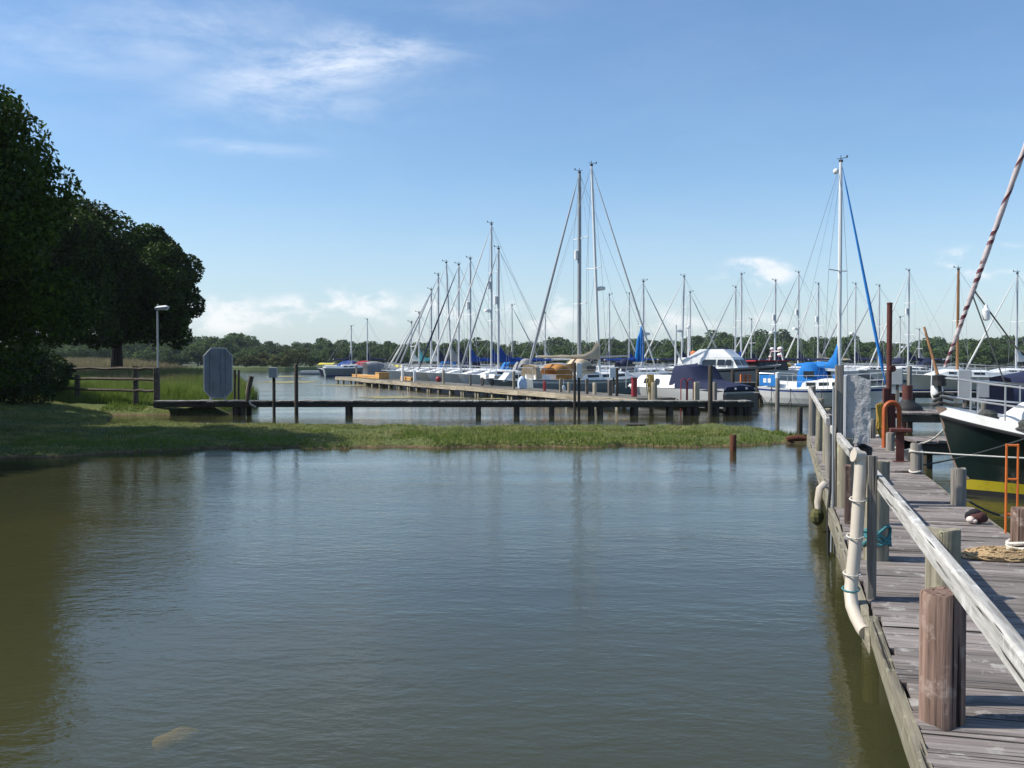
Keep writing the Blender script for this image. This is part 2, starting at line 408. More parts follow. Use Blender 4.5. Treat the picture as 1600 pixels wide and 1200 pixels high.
t.links.new(ramp(t, mud, [(0.3, (.054, .058, .026)), (0.7, (.072, .074, .033))]), di.inputs[0])
tp = nd(t, 'ShaderNodeBsdfTransparent'); tp.inputs[0].default_value = (.75, .72, .45, 1)
ms = nd(t, 'ShaderNodeMixShader'); ms.inputs[0].default_value = 0.42
t.links.new(di.outputs[0], ms.inputs[1]); t.links.new(tp.outputs[0], ms.inputs[2])
mf = nd(t, 'ShaderNodeMixShader'); t.links.new(fr.outputs[0], mf.inputs[0]); t.links.new(ms.outputs[0], mf.inputs[1]); t.links.new(gl.outputs[0], mf.inputs[2])
t.links.new(mf.outputs[0], t.nodes['Material Output'].inputs[0])
water_m = m
def sheet(name, z, x0, x1, y0, y1, mat):
    q = MB(); q.tri((x0, y0, z), (x1, y0, z), (x1, y1, z), (x0, y1, z))
    return tag(q.build(name, mat), kind='structure')
sheet('water', 0.0, -2500, 2500, -120, 4500, water_m)
bed_m = paint('muddy_bed', (.055, .046, .018), .95, 0, .3, .5)
sheet('estuary_bed', -0.75, -2500, 2500, -120, 4500, bed_m)

# ---- land: a low spit across the water and a bank on the left
def smooth(x): x = np.clip(x, 0, 1); return x * x * (3 - 2 * x)
def vnoise(x, y, s, seed=0):
    xs = x * s + seed * 17.3; ys = y * s + seed * 9.1
    xi = np.floor(xs).astype(int); yi = np.floor(ys).astype(int); fx = smooth(xs - xi); fy = smooth(ys - yi)
    def hsh(a, c):
        q = (a * 374761393 + c * 668265263 + seed * 974711) & 0x7fffffff
        q = ((q ^ (q >> 13)) * 1274126177) & 0x7fffffff
        return ((q ^ (q >> 16)) & 0xffff) / 65535.0
    return (hsh(xi, yi) * (1 - fx) + hsh(xi + 1, yi) * fx) * (1 - fy) + (hsh(xi, yi + 1) * (1 - fx) + hsh(xi + 1, yi + 1) * fx) * fy
SX = [-40, -20, -10.2, -8.9, -7.2, -3.9, -1.5, 1.5, 4.6, 7.0, 7.75, 8.0]
SN = [16, 19.5, 22.0, 22.9, 23.6, 24.0, 24.2, 24.3, 24.5, 25.0, 25.7, 26.4]
FX_ = [-40, -20, -15.2, -13.1, -8.2, -3, 2.0, 4.5, 6.0, 7.1, 7.75, 8.0]
FD = [48, 44, 38.0, 32.4, 31.6, 31.1, 30.8, 30.5, 30.4, 28.4, 27.2, 26.6]
def spit_h(x, y):
    n = np.interp(x, SX, SN) + (vnoise(x, y, 1.1, 3) - .5) * .9 + (vnoise(x, y, 3.1, 4) - .5) * .35
    f = np.interp(x, FX_, FD) + (vnoise(x, y, 0.8, 5) - .5) * 1.1
    d = np.minimum(y - n, f - y); d = np.minimum(d, (8.1 - x) * 1.2)
    h = -0.4 + 0.50 * smooth((d + 0.60) / 1.0) + 0.05 * smooth(d / 3.0)
    h = h + np.where(d > 0, (vnoise(x, y, 1.6, 6) - .5) * .09 + (vnoise(x, y, 5.0, 8) - .5) * .05, 0)
    h = h + 0.10 * np.exp(-((x - 5.6) / 1.2) ** 2 - ((y - 28.6) / 1.5) ** 2) + 0.5 * smooth((-13.5 - x) / 6.0) * smooth(d / 2.5)
    return h
BY = [36.8, 38, 40, 45, 50, 56, 62, 70, 80, 95, 120]
BX = [-10.6, -10.2, -10.0, -10.9, -12.2, -14.5, -17.5, -22.0, -28, -40, -60]
def bank_h(x, y):
    xr = np.interp(y, BY, BX) + (vnoise(x, y, .7, 11) - .5) * .8
    front = 37.2 + 0.0 * x + (vnoise(x, y, .9, 12) - .5) * .8
    front = np.where(x < -14, 37.2 + (-14 - x) * 0.0, front)
    d = np.minimum(xr - x, y - front)
    rise = 0.32 + 0.035 * np.clip(y - 39, 0, 40)
    rise = np.where(x < -14, rise, rise)
    h = -0.4 + (0.4 + rise) * smooth((d + 0.3) / 2.2) + np.where(d > 0, (vnoise(x, y, 1.1, 13) - .5) * .12, 0)
    return h
def land_h(x, y): return np.maximum(spit_h(x, y), bank_h(x, y))
def lh(x, y): return float(land_h(np.array([float(x)]), np.array([float(y)]))[0])

m, t, b = newmat('turf_ground')
v = objvec(t, (1, 1, 1), rnd=False)
na = noise_of(t, v, 0.9, 7, .65); nb = noise_of(t, v, 9.0, 5, .7)
col = ramp(t, nb, [(.3, (.04, .055, .015)), (.5, (.09, .115, .033)), (.7, (.17, .175, .065))])
mudc = ramp(t, nb, [(.3, (.07, .045, .026)), (.7, (.20, .14, .085))])
geo = nd(t, 'ShaderNodeNewGeometry'); sp = nd(t, 'ShaderNodeSeparateXYZ'); t.links.new(geo.outputs['Position'], sp.inputs[0])
mr = nd(t, 'ShaderNodeMapRange', clamp=True); mr.inputs[1].default_value = .06; mr.inputs[2].default_value = .015; t.links.new(sp.outputs[2], mr.inputs[0])
mr2 = nd(t, 'ShaderNodeMapRange', clamp=True); mr2.inputs[1].default_value = .60; mr2.inputs[2].default_value = .68; t.links.new(na, mr2.inputs[0])
mxm = nd(t, 'ShaderNodeMath', operation='MAXIMUM'); t.links.new(mr.outputs[0], mxm.inputs[0]); t.links.new(mr2.outputs[0], mxm.inputs[1])
mm = nd(t, 'ShaderNodeMix', data_type='RGBA'); t.links.new(mxm.outputs[0], mm.inputs[0]); t.links.new(col, mm.inputs[6]); t.links.new(mudc, mm.inputs[7])
t.links.new(mm.outputs[2], b.inputs['Base Color']); b.inputs['Roughness'].default_value = .95; b.inputs['Specular IOR Level'].default_value = .15
bump_to(t, b, nb, .9, .06)
turf = m
def grid_land(name, xs, ys, fn):
    X, Y = np.meshgrid(xs, ys); Z = fn(X, Y)
    V = np.stack([X, Y, Z], -1).reshape(-1, 3); nx, ny = len(xs), len(ys)
    i = np.arange(nx * ny).reshape(ny, nx)
    Q = np.stack([i[:-1, :-1], i[:-1, 1:], i[1:, 1:], i[1:, :-1]], -1).reshape(-1, 4)
    keep = (Z.reshape(-1)[Q] > -0.38).any(1)
    Q = Q[keep]; used = np.unique(Q); mp = np.zeros(len(V), int); mp[used] = np.arange(len(used))
    o = link(name, np_mesh(name, V[used], mp[Q], turf, 4, True)); return tag(o, kind='structure')
grid_land('grass_spit', np.arange(-20, 8.6, .14), np.arange(17, 40, .16), spit_h)
grid_land('grass_bank', np.concatenate([np.arange(-70, -21, 1.0), np.arange(-21, -8.5, .22)]), np.arange(34.5, 118, .4), bank_h)
grid_land('shaded_bank', np.concatenate([np.arange(-70, -20, 1.0), np.arange(-20, -9, .3)]), np.arange(12, 48, .4), lambda x, y: np.where(x < -19.8, np.maximum(spit_h(x, y), np.where(y > 36, bank_h(x, y), -1)), -1))

def blades(name, pts, hts, wid, mat, lean=.35, bend=True):
    n = len(pts); a = rng.uniform(0, 2 * np.pi, n); la = rng.uniform(0, 2 * np.pi, n); lm = rng.uniform(.05, lean, n) * hts
    dxy = np.stack([np.cos(a), np.sin(a)], 1) * (wid * rng.uniform(.7, 1.3, n))[:, None] * .5
    tip = np.stack([np.cos(la), np.sin(la)], 1) * lm[:, None]
    V = np.zeros((n, 3, 3)); V[:, 0, :2] = pts[:, :2] - dxy; V[:, 1, :2] = pts[:, :2] + dxy; V[:, 2, :2] = pts[:, :2] + tip
    V[:, 0, 2] = V[:, 1, 2] = pts[:, 2] - .01; V[:, 2, 2] = pts[:, 2] + hts
    o = link(name, np_mesh(name, V.reshape(-1, 3), np.arange(n * 3).reshape(n, 3), mat, 3)); return tag(o, kind='stuff')
def scatter(n, x0, x1, y0, y1, fn, ok):
    x = rng.uniform(x0, x1, n); y = rng.uniform(y0, y1, n); z = fn(x, y); k = ok(x, y, z)
    return np.stack([x, y, z], 1)[k]
def spit_ok(x, y, z):
    bare = vnoise(x, y, .55, 21) * .6 + vnoise(x, y, 1.7, 22) * .4
    lim = .57 - .12 * smooth((x - 2.5) / 4.0)
    return (z > .045) & ((bare < lim) | (rng.random(len(x)) < .12))
p = scatter(330000, -20, 8.2, 18, 40, spit_h, spit_ok)
tuft = vnoise(p[:, 0], p[:, 1], 1.3, 30) * .6 + vnoise(p[:, 0], p[:, 1], 4.0, 31) * .4
blades('short_grass', p, (.018 + .085 * tuft ** 2.0) * rng.uniform(.6, 1.4, len(p)), .026, blade_s, 1.6)
p = scatter(120000, -22, -9, 36.5, 56, bank_h, lambda x, y, z: (z > .12) & ((y > 40.0) | (x > -15.8)) & ~((abs(y - 38.2) < .75) & (x > -14)))
k = smooth((p[:, 1] - 38.8) / 2.5)
tall = .10 + k * (.30 + .35 * vnoise(p[:, 0], p[:, 1], .5, 33))
rag = scatter(26000, -12, 8.0, 23, 28, spit_h, lambda x, y, z: (z > -.02) & (z < .16) & (vnoise(x, y, .9, 51) > .5))
blades('edge_reeds', rag, .05 + .09 * rng.random(len(rag)), .022, blade_t, .6)
blades('tall_grass', p, tall * rng.uniform(.7, 1.2, len(p)), .030, blade_t, .5)
p = scatter(26000, -26, -10, 44, 60, bank_h, lambda x, y, z: (z > .3))
blades('dry_grass', p, (.50 + .3 * vnoise(p[:, 0], p[:, 1], .4, 35)) * rng.uniform(.7, 1.2, len(p)), .030, seed_t, .4)
p = scatter(50000, -40, -11, 56, 92, bank_h, lambda x, y, z: (z > .3))
blades('rough_grass', p, .5 * rng.uniform(.5, 1.2, len(p)), .05, seed_t, .4)

# ---- floating weed
def weed(cx, cy, rx, ry, seed):
    r_ = random.Random(seed); q = MB(); n = 90; ring = []
    for i in range(n):
        a = 2 * math.pi * i / n; k = .75 + .35 * mnoise.noise(Vector((math.cos(a) * 2 + seed, math.sin(a) * 2, seed * .7))) + .3 * mnoise.noise(Vector((math.cos(a) * 9 + seed, math.sin(a) * 9, seed * .7)))
        ring.append((cx + rx * k * math.cos(a), cy + ry * k * math.sin(a), .012))
    q.tri(*ring); return tag(q.build('floating_weed', algae_m), kind='stuff')
for i, (px, py, wpx, hpx) in enumerate(((455, 597, 60, 2.2), (540, 602, 60, 1.2), (610, 621, 60, 2.4), (690, 622, 55, 1.3), (450, 588, 40, 1.2), (780, 623, 40, 1.0))):
    c = on(px, py); e = on(px, py + hpx)
    weed(c.x, c.y, wpx / F * c.y, abs(c.y - e.y), i + 1)

# ---- far shore
def far_h(x, y):
    d = y - (228 + .10 * np.clip(x, -200, 60) + 40 * smooth((x + 75) / 70) + (vnoise(x, y, .03, 41) - .5) * 16)
    hill = 1.2 + 1.2 * vnoise(x, y, .012, 42)
    return -0.5 + .9 * smooth(d / 6) + hill * smooth((d - 10) / 150)
X, Y = np.meshgrid(np.arange(-420, 520, 7.0), np.arange(190, 620, 6.0)); Z = far_h(X, Y)
i = np.arange(X.size).reshape(X.shape); Q = np.stack([i[:-1, :-1], i[:-1, 1:], i[1:, 1:], i[1:, :-1]], -1).reshape(-1, 4)
field_m = paint('far_meadow', (.12, .15, .05), .95, 0, .3, .05)
woodfloor = paint('wood_floor', (.045, .058, .022), .95, 0, .3, .05)
tag(link('far_shore', np_mesh('far_shore', np.stack([X, Y, Z], -1).reshape(-1, 3), Q, woodfloor, 4, True)), kind='structure')
rape = paint('yellow_flowering_crop', (.62, .52, .03), .9, 0, .1, 1)
def yfield(px, wpx, D, dpt=9, rise=1.65):
    a = dep(px, 560, D); q = MB(); h = far_h(np.array([a.x]), np.array([D]))[0]
    wd = wpx / F * D
    q.tri((a.x - wd / 2, D, h + .25), (a.x + wd / 2, D, h + .25), (a.x + wd / 2, D + dpt, h + .25 + rise), (a.x - wd / 2, D + dpt, h + .25 + rise))
    tag(q.build('yellow_field', rape), kind='structure')
yfield(615, 20, 252, 6, 1.0); yfield(508, 24, 249, 3, .4); yfield(556, 12, 249, 3, .35)
# low marsh island before the far trees
isl = MB(); c0 = dep(395, 566, 190)
n = 30; ring = []
for i in range(n):
    a = 2 * math.pi * i / n
    ring.append((c0.x + (16 + 3 * math.sin(3 * a)) * math.cos(a), c0.y + 9 * math.sin(a)))
isl.loft([[(x, y, -.4) for x, y in ring], [(c0.x + (x - c0.x) * .95, c0.y + (y - c0.y) * .95, .55) for x, y in ring]])
tag(isl.build('marsh_island', field_m), kind='structure')

# ================================================================== TREES
def leaf_cloud(blobs, n, size, seed, shell=.55, up=.25, droop=0.0):
    r = np.random.default_rng(seed); B = np.array([[*c, *((q,) * 3 if isinstance(q, (int, float)) else q)] for c, q in blobs])
    wgt = B[:, 3] * B[:, 4]; wgt = wgt / wgt.sum(); k = r.choice(len(B), n, p=wgt)
    d = r.normal(size=(n, 3)); d /= np.linalg.norm(d, axis=1)[:, None]
    rad = shell + (1.04 - shell) * r.random(n) ** .55
    P = B[k, :3] + d * rad[:, None] * B[k, 3:6]
    nr = d * .7 + r.normal(size=(n, 3)) * .7; nr[:, 2] += up; nr /= np.linalg.norm(nr, axis=1)[:, None]
    a = np.cross(nr, r.normal(size=(n, 3))); a /= np.linalg.norm(a, axis=1)[:, None] + 1e-9; b_ = np.cross(nr, a)
    s = size * r.uniform(.6, 1.4, n)[:, None]
    V = np.stack([P - a * s * .5, P - b_ * s * .3 + nr * s * .06, P + a * s * .55, P + b_ * s * .3 + nr * s * .06], 1)
    return V.reshape(-1, 3), np.arange(n * 4).reshape(n, 4)
def crown_blobs(c, r, n, seed, sub=.36, flat=1.0, low=-.75):
    q = random.Random(seed); out = []
    for i in range(n):
        z = q.uniform(low, 1.0); a = q.uniform(0, 2 * math.pi); k = math.sqrt(max(0, 1 - z * z)); m_ = q.uniform(.60, 1.0)
        s = sub * q.uniform(.5, 1.5) * min(r)
        out.append(((c[0] + r[0] * k * math.cos(a) * m_, c[1] + r[1] * k * math.sin(a) * m_, c[2] + r[2] * z * m_), (s, s, s * .8)))
    out.append((tuple(c), (r[0] * .62, r[1] * .62, r[2] * .66)))
    return out
def limbs(q, base, top, r0, blobs, seed, n=9):
    rr = random.Random(seed); b0 = Vector(base); t0 = Vector(top)
    pts = [b0 + (t0 - b0) * (i / 6) + Vector((rr.uniform(-.1, .1), rr.uniform(-.1, .1), 0)) * (1 if 0 < i else 0) for i in range(7)]
    q.tube(pts, [r0 * (1.35 if i == 0 else 1 - .09 * i) for i in range(7)], 10)
    for i in range(n):
        c, _ = blobs[rr.randrange(len(blobs))]; s = pts[rr.randrange(3, 7)]; e = Vector(c); mid = (s + e) / 2 + Vector((rr.uniform(-.3, .3), rr.uniform(-.3, .3), rr.uniform(.1, .5)))
        q.tube([s, mid, e], [r0 * .38, r0 * .24, r0 * .07], 6)
def oak(label, base, c, r, nb, nl, size, seed, top=None, trunk_r=.35, low=-.75, extra=(), sub=.36):
    root = thing('oak_tree', label, 'tree', base)
    lc = (c[0] - base[0], c[1] - base[1], c[2] - base[2])
    bl = crown_blobs(lc, r, nb, seed, sub, low=low) + [((e[0] - base[0], e[1] - base[1], e[2] - base[2]), e[3]) for e in extra]
    q = MB(); limbs(q, (0, 0, -.3), top or (lc[0] * .6, lc[1] * .6, lc[2] + .3), trunk_r, bl, seed, 12)
    q.build('trunk', bark, root, smooth=True)
    V, Fc = leaf_cloud(bl, nl, size, seed + 1)
    link('crown', np_mesh('crown', V, Fc, leaf_oak, 4), root)
    return root
oak('tall dark oak at the left edge whose crown overhangs the pond', (-15.6, 25.6, .4), (-15.7, 25.5, 5.2), (4.2, 3.8, 4.3), 130, 130000, .135, 3, trunk_r=.40, sub=.24, low=-.95)
oak('dark oak behind the tallest oak with sunlit leaf clumps on its shoulder', (-26.2, 54, .9), (-24.7, 54, 6.5), (4.1, 4.2, 4.4), 100, 95000, .21, 13, trunk_r=.4, sub=.25, low=-.75, extra=((-21.6, 54, 8.4, 1.7), (-22.6, 54, 9.0, 1.6)))
oak('broad round-headed oak with its bare trunk showing above the dry grass', (-23.7, 60, 1.0), (-22.5, 60, 6.2), (3.3, 3.6, 3.5), 90, 80000, .21, 23, sub=.26, top=(.3, 0, 3.2), trunk_r=.42,
    extra=((-19.9, 60, 3.5, .8), (-20.2, 59.5, 4.3, 1.1), (-20.9, 59, 3.9, 1.0), (-25.6, 60, 5.6, 1.6)))
# low shrubs under the trees at the left
def shrub(label, base, r, nl, size, seed, mat):
    root = thing('shrub', label, 'shrub', base); bl = crown_blobs((0, 0, r[2] * .8), r, 14, seed, .45)
    q = MB(); rr = random.Random(seed)
    for i in range(5): q.tube([(0, 0, -.2), (rr.uniform(-.5, .5) * r[0], rr.uniform(-.5, .5) * r[1], r[2] * 1.2)], [.05, .015], 5)
    q.build('stem', bark, root); V, Fc = leaf_cloud(bl, nl, size, seed, .3)
    link('crown', np_mesh('crown', V, Fc, mat, 4), root); return root
for lab, px, D, r, sd in (('dark shrub at the left edge under the overhanging oak', 18, 36.0, (1.6, 1.3, 1.25), 41),
                          ('dark shrub between the left edge and the end of the rail fence', 55, 40.5, (1.2, 1.2, 1.2), 42),
                          ('dark leafy shrub growing against the far end of the rail fence', 88, 42.5, (.75, .8, .95), 43)):
    a = dep(px, 600, D); shrub(lab, (a.x, D, lh(a.x, D)), r, 14000, .11, sd, leaf_shrub)
oak('unseen dark oak beyond the left edge, added to shade the shrubs', (-31.5, 41, .6), (-31.5, 41, 6.6), (5.0, 3.4, 4.6), 45, 36000, .28, 33)  # unseen oak, added off to the left for its shadow on the shrubs

oak('unseen dark oak outside the left edge nearest the pond, added to shade the bank', (-21.0, 20.0, .5), (-21.0, 20.0, 5.2), (4.2, 3.6, 4.2), 45, 36000, .26, 34)  # this oak and the next are out of view, added to deepen the bank's shade
oak('unseen dark oak outside the left edge between two other oaks, added to shade the bank', (-24.5, 32, .5), (-24.5, 32, 6.0), (4.4, 3.8, 4.6), 45, 36000, .28, 35)
oak('unseen dark oak outside the left edge over the pond corner, added to block sky light', (-20.5, 12.5, .4), (-20.5, 12.5, 5.0), (4.0, 3.6, 4.0), 40, 30000, .28, 36)  # last two oaks, also unseen, added to keep sky light off the bank
oak('unseen dark oak outside the left edge farthest from the pond, added to block sky light', (-27.5, 24, .5), (-27.5, 24, 6.4), (4.6, 4.0, 5.0), 45, 36000, .28, 37)
# far trees: six crowns, copied tree by tree
protos = []
for k in range(7):
    q = MB(); rr = random.Random(60 + k); r = (rr.uniform(3.0, 4.3), rr.uniform(3.0, 4.2), rr.uniform(2.6, 3.5)); cz = r[2] + rr.uniform(.5, 1.1)
    bl = crown_blobs((0, 0, cz), r, 22, 70 + k, .42, low=-.9); limbs(q, (0, 0, -.8), (0, 0, cz * .8), .28, bl, k, 3)
    V, Fc = leaf_cloud(bl, 2600, .62, 80 + k, .5)
    protos.append((q.mesh('trunk', bark), np_mesh('crown', V, Fc, leaf_far, 4), cz + r[2]))
def far_tree(x, y, h, k, label, group):
    tm_, cm_, ph = protos[k % 7]
    root = thing('far_tree', label, 'tree', (x, y, float(far_h(np.array([x]), np.array([y]))[0]) - .2), random.uniform(0, 6.28), group)
    s = h / ph; root.scale = (s * random.uniform(.95, 1.5), s * random.uniform(.95, 1.5), s)
    link('trunk', tm_, root); link('crown', cm_, root); return root
GL = 'green broadleaf trees in the unbroken wood along the far shore'
rr = random.Random(99); cnt = 0
def skyline(px):   # treetop height in picture rows, read off the photograph
    return float(np.interp(px, [0, 180, 230, 300, 320, 375, 395, 470, 540, 660, 760, 830, 900, 1010, 1100, 1170, 1290, 1400, 1480, 1540, 1620], [530, 520, 520, 521, 519, 526, 535, 532, 530, 533, 528, 536, 530, 529, 522, 517, 523, 532, 528, 524, 528]))
for row, (D, step) in enumerate(((262, 27), (300, 25), (345, 25), (395, 25))):
    px = -60 + row * 7
    while px < 1680:
        px += step * rr.uniform(.75, 1.25)
        D2 = D + rr.uniform(-10, 10) - (28 if px < 370 else 0) + (8 if px > 900 else 0)
        if row == 0 and 560 < px < 660: D2 += 22
        x = (px - 800) / F * D2
        zt = EYE + (560 - skyline(px)) / F * D2
        g = float(far_h(np.array([x]), np.array([D2]))[0])
        frac = (.62, .80, .95, 1.0)[row]
        h = max(4.0, min(zt * frac - g, 14)) * (rr.uniform(.78, 1.02) if rr.random() < .8 else rr.uniform(1.02, 1.16))
        far_tree(x, D2, h, rr.randrange(7), 'green broadleaf tree in the wood on the far shore, its crown merging with its neighbours', GL); cnt += 1
print('far trees', cnt)
# bushes on the marsh island
for i, (px, D, s, lab) in enumerate(((385, 189, 1.0, 'low tawny bush at the landward end of the marsh island'), (412, 191, 1.25, 'wide low bush near the middle of the marsh island'), (440, 188, 1.05, 'small pale bush right of the middle of the marsh island'), (462, 190, 1.6, 'tallest bush at the seaward end of the marsh island'))):
    a = dep(px, 560, D); shrub(lab, (a.x, D, .4), (2.3 * s, 1.6 * s, 1.25 * s), 2200, .3, 50 + i, leaf_bush)

# ================================================================== JETTIES ACROSS THE WATER
def frame_at(origin, ang, z=0.0): return Matrix.Translation((origin[0], origin[1], z)) @ Matrix.Rotation(ang, 4, 'Z')
def plank_meshes(name, L, W, T, mat, n=5, seed=0):
    rr = random.Random(seed); out = []
    for k in range(n):
        q = MB(); ch = T * .22; sec = [(-W / 2 + ch, -T), (W / 2 - ch, -T), (W / 2, -T + ch), (W / 2, -ch), (W / 2 - ch, 0), (-W / 2 + ch, 0), (-W / 2, -ch), (-W / 2, -T + ch)]
        rings = []
        for i in range(4):
            f_ = i / 3 - .5; jy = rr.uniform(-.006, .006); jz = rr.uniform(-.005, .005); e = (rr.uniform(-.02, .02) if i in (0, 3) else 0)
            rings.append([(f_ * L + e, y * (1 + rr.uniform(-.03, .03)) + jy, z + jz) for y, z in sec])
        q.loft(rings); out.append(q.mesh(name, mat))
    return out

# ---- long low walkway in front
wa = dep(246, 625, 38.2); wb = dep(1174, 625, 38.2)
wl = wb.x - wa.x; WD = 38.2
wk = thing('walkway', 'long low timber walkway crossing the water behind the grass spit', 'walkway', (wa.x, WD, ZD))
pm = plank_meshes('plank', 1.0, .235, .05, walk_w, 5, 1)
npl = int(wl / .25)
for i in range(npl):
    o = link('plank', pm[i % 5], wk, None, (.125 + i * .25, .0, random.uniform(-.008, .010)), R(90) + random.uniform(-.02, .02))
    o.rotation_euler.x = random.uniform(-.01, .01)
for yy in (-.42, .42):
    x = 0; k = 0
    while x < wl - .1:
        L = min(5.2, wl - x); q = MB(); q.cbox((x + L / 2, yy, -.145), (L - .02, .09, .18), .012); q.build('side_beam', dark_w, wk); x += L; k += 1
def leg(parent, x, y, z0, z1, r, mat, lean=0.0, name='leg'):
    q = MB(); q.tube([(x + lean, y, z0), (x + lean * .3, y, (z0 + z1) / 2), (x, y, z1)], [r * 1.05, r, r * .95], 9); return q.build(name, mat, parent, smooth=True)
for px in (372, 384, 545, 748, 807, 862, 924, 938, 991, 1046, 1074, 1086, 1117, 1140, 1154, 1168):
    x = dep(px, 600, WD).x - wa.x
    for yy in (-.36, .36): leg(wk, x + random.uniform(-.03, .03), yy, -ZD - .7, -.06, .10 if px != 931 else .2, darkpile_w, random.uniform(-.05, .05))
for px in (1060, 1100):
    x = dep(px, 600, WD).x - wa.x
    q = MB(); q.tube([(x, .4, -.2), (x + .9, .4, -.5)], .06, 6); q.build('brace', dark_w, wk)
# broader platform where the walkway meets the far jetty
def deck_slab(root, pts, z, th, mat, name='deck'):
    q = MB(); q.loft([[(x, y, z - th) for x, y in pts], [(x, y, z) for x, y in pts]]); return q.build(name, mat, root)
# ---- the jetty running away to the left
JF = Vector((-14.9, 90.0, 0)); JN = Vector((5.9, 40.6, 0)); jd = (JN - JF); JL = jd.length; jd.normalize(); jang = math.atan2(jd.y, jd.x)
jp = Vector((-jd.y, jd.x, 0))      # to the back/right of the jetty
if jp.x < 0: jp = -jp
def J(D): return JF + jd * ((D - JF.y) / jd.y)
jt = thing('jetty', 'long sunlit timber jetty with pale legs and moored yachts behind it', 'jetty', (JF.x, JF.y, ZD), jang)
q = MB(); nb_ = int(JL / .28)
for i in range(nb_):
    q.box((i * .28 + .14, 0, -.03 + random.uniform(-.006, .006)), (.255, 1.9, .05))
o = q.build('deck_boards', walk_w, jt); o['kind'] = 'stuff'
for yy in (-.93, .93):
    x = 0.0
    while x < JL - .1:
        L = min(4.6, JL - x); q = MB(); q.cbox((x + L / 2, yy, -.17 + random.uniform(-.02, .02)), (L - .02, .08, .25), .01, Matrix.Rotation(random.uniform(-.006, .006), 3, 'Y')); q.build('edge_beam', jetty_w, jt); x += L
x = .4
while x < JL:
    for yy in (-.80, .80):
        leg(jt, x + random.uniform(-.1, .1), yy, -ZD - .7, -.06, .10, jleg_w, random.uniform(-.04, .04))
        if random.random() < .35: leg(jt, x + .35, yy, -ZD - .7, -.06, .08, jleg_w, random.uniform(-.04, .04))
    x += random.uniform(2.0, 2.7)
# ---- far pontoon at the end of the reach
fp = thing('pontoon', 'far pontoon with pale sides beyond the end of the long jetty', 'pontoon', (*dep(488, 577, 135).xy, 0))
q = MB(); q.cbox((3.3, 0, .25), (9.5, 2.2, .5), .04); q.build('float', boxgrey, fp)
q = MB(); q.box((3.3, -1.13, .32), (9.2, .05, .22)); q.build('fender_strip', cream, fp)
# ---- other pontoons between the moored boats
def pontoon(label, a, bb, wdt, z, mat=walk_w, legs=True):
    a = Vector((a[0], a[1], 0)); bb = Vector((bb[0], bb[1], 0)); d = bb - a; L = d.length; ang = math.atan2(d.y, d.x)
    r_ = thing('pontoon', label, 'pontoon', (a.x, a.y, z), ang)
    q = MB(); n = int(L / .3)
    for i in range(n): q.box((i * .3 + .15, 0, -.025), (.28, wdt, .05))
    o = q.build('deck_boards', mat, r_); o['kind'] = 'stuff'
    for s in (-1, 1):
        q = MB(); q.cbox((L / 2, s * (wdt / 2 - .05), -.17), (L, .08, .24), .01); q.build('side_beam', dark_w, r_)
    if legs:
        for i in range(max(2, int(L / 3))):
            for s in (-1, 1): leg(r_, .3 + i * (L - .6) / max(1, int(L / 3) - 1), s * (wdt / 2 - .15), -z - .7, -.08, .09, darkpile_w)
    return r_
pontoon('narrow dark pontoon behind the rust red piles', on(1412, 612, .5).xy, on(1530, 612, .5).xy, 1.2, .5)
pontoon('dark finger pontoon beyond the motor cruiser with orange steps', on(1062, 597, .45).xy, on(1232, 597, .45).xy, 1.2, .45)
pontoon('short dark pontoon off the stern of the blue covered yacht', on(1176, 613, .5).xy, on(1212, 613, .5).xy, 1.1, .5)

# ================================================================== BOATS
def hull_mb(L, B, Fb, rake=.6, stern=.78, sheer=.30, ns=16, stripe=.12, cove=True, low=0.02, keel=.4, full=.5):
    """bow at +x; faces: 0 hull, 1 boot stripe, 2 below, 3 cove stripe"""
    q = MB(); st = []
    def hb(u):
        if u < full: k = stern + (1 - stern) * math.sin(u / full * math.pi / 2)
        else: k = max(0.015, 1 - ((u - full) / (1 - full)) ** 2.3)
        return B / 2 * k
    def sz(u): return Fb * (1 + sheer * max(0, (u - .35) / .65) ** 2 + .06 * max(0, (.35 - u) / .35) ** 2)
    levels = [1.0, .90, .80, .45, None, low, -.25, -keel]
    for i in range(ns + 1):
        u = i / ns; u = 1 - (1 - u) ** 1.25 if u > .0 else 0; s = sz(u); w_ = hb(u); row = []
        for lv in levels:
            z = stripe if lv is None else (s * lv if lv > .3 else lv)
            t_ = max(0, min(1, z / s))
            fl = (.62 + .38 * t_ ** .55) if z >= 0 else (.62 * (1 + z / (keel + .15)))
            sharp = u ** 3
            wd = w_ * (fl * (1 - sharp) + sharp * (max(.02, t_ ** 1.3) if z > 0 else .05))
            x = -L / 2 + u * L - rake * (1 - t_) * u ** 5 - (.25 * (1 - t_) * (1 - u) ** 6 * -1)
            row.append((x, wd, z))
        st.append(row)
    nl = len(levels)
    for side in (1, -1):
        for j in range(nl - 1):
            q.mi = 3 if (j == 1 and cove) else (1 if j == 4 else (2 if j >= 5 else 0))
            vs = [(st[i][k][0], side * st[i][k][1], st[i][k][2]) for i in range(ns + 1) for k in (j, j + 1)]
            fs = [(2 * i, 2 * i + 1, 2 * i + 3, 2 * i + 2) if side > 0 else (2 * i, 2 * i + 2, 2 * i + 3, 2 * i + 1) for i in range(ns)]
            q._add(vs, fs)
    q.mi = 0
    tr = [(st[0][k][0], st[0][k][1], st[0][k][2]) for k in range(nl)]
    q.tri(*(tr + [(x, -y, z) for x, y, z in reversed(tr)]))
    sl_ = [r[0] for r in st]
    return q, sl_, hb, sz
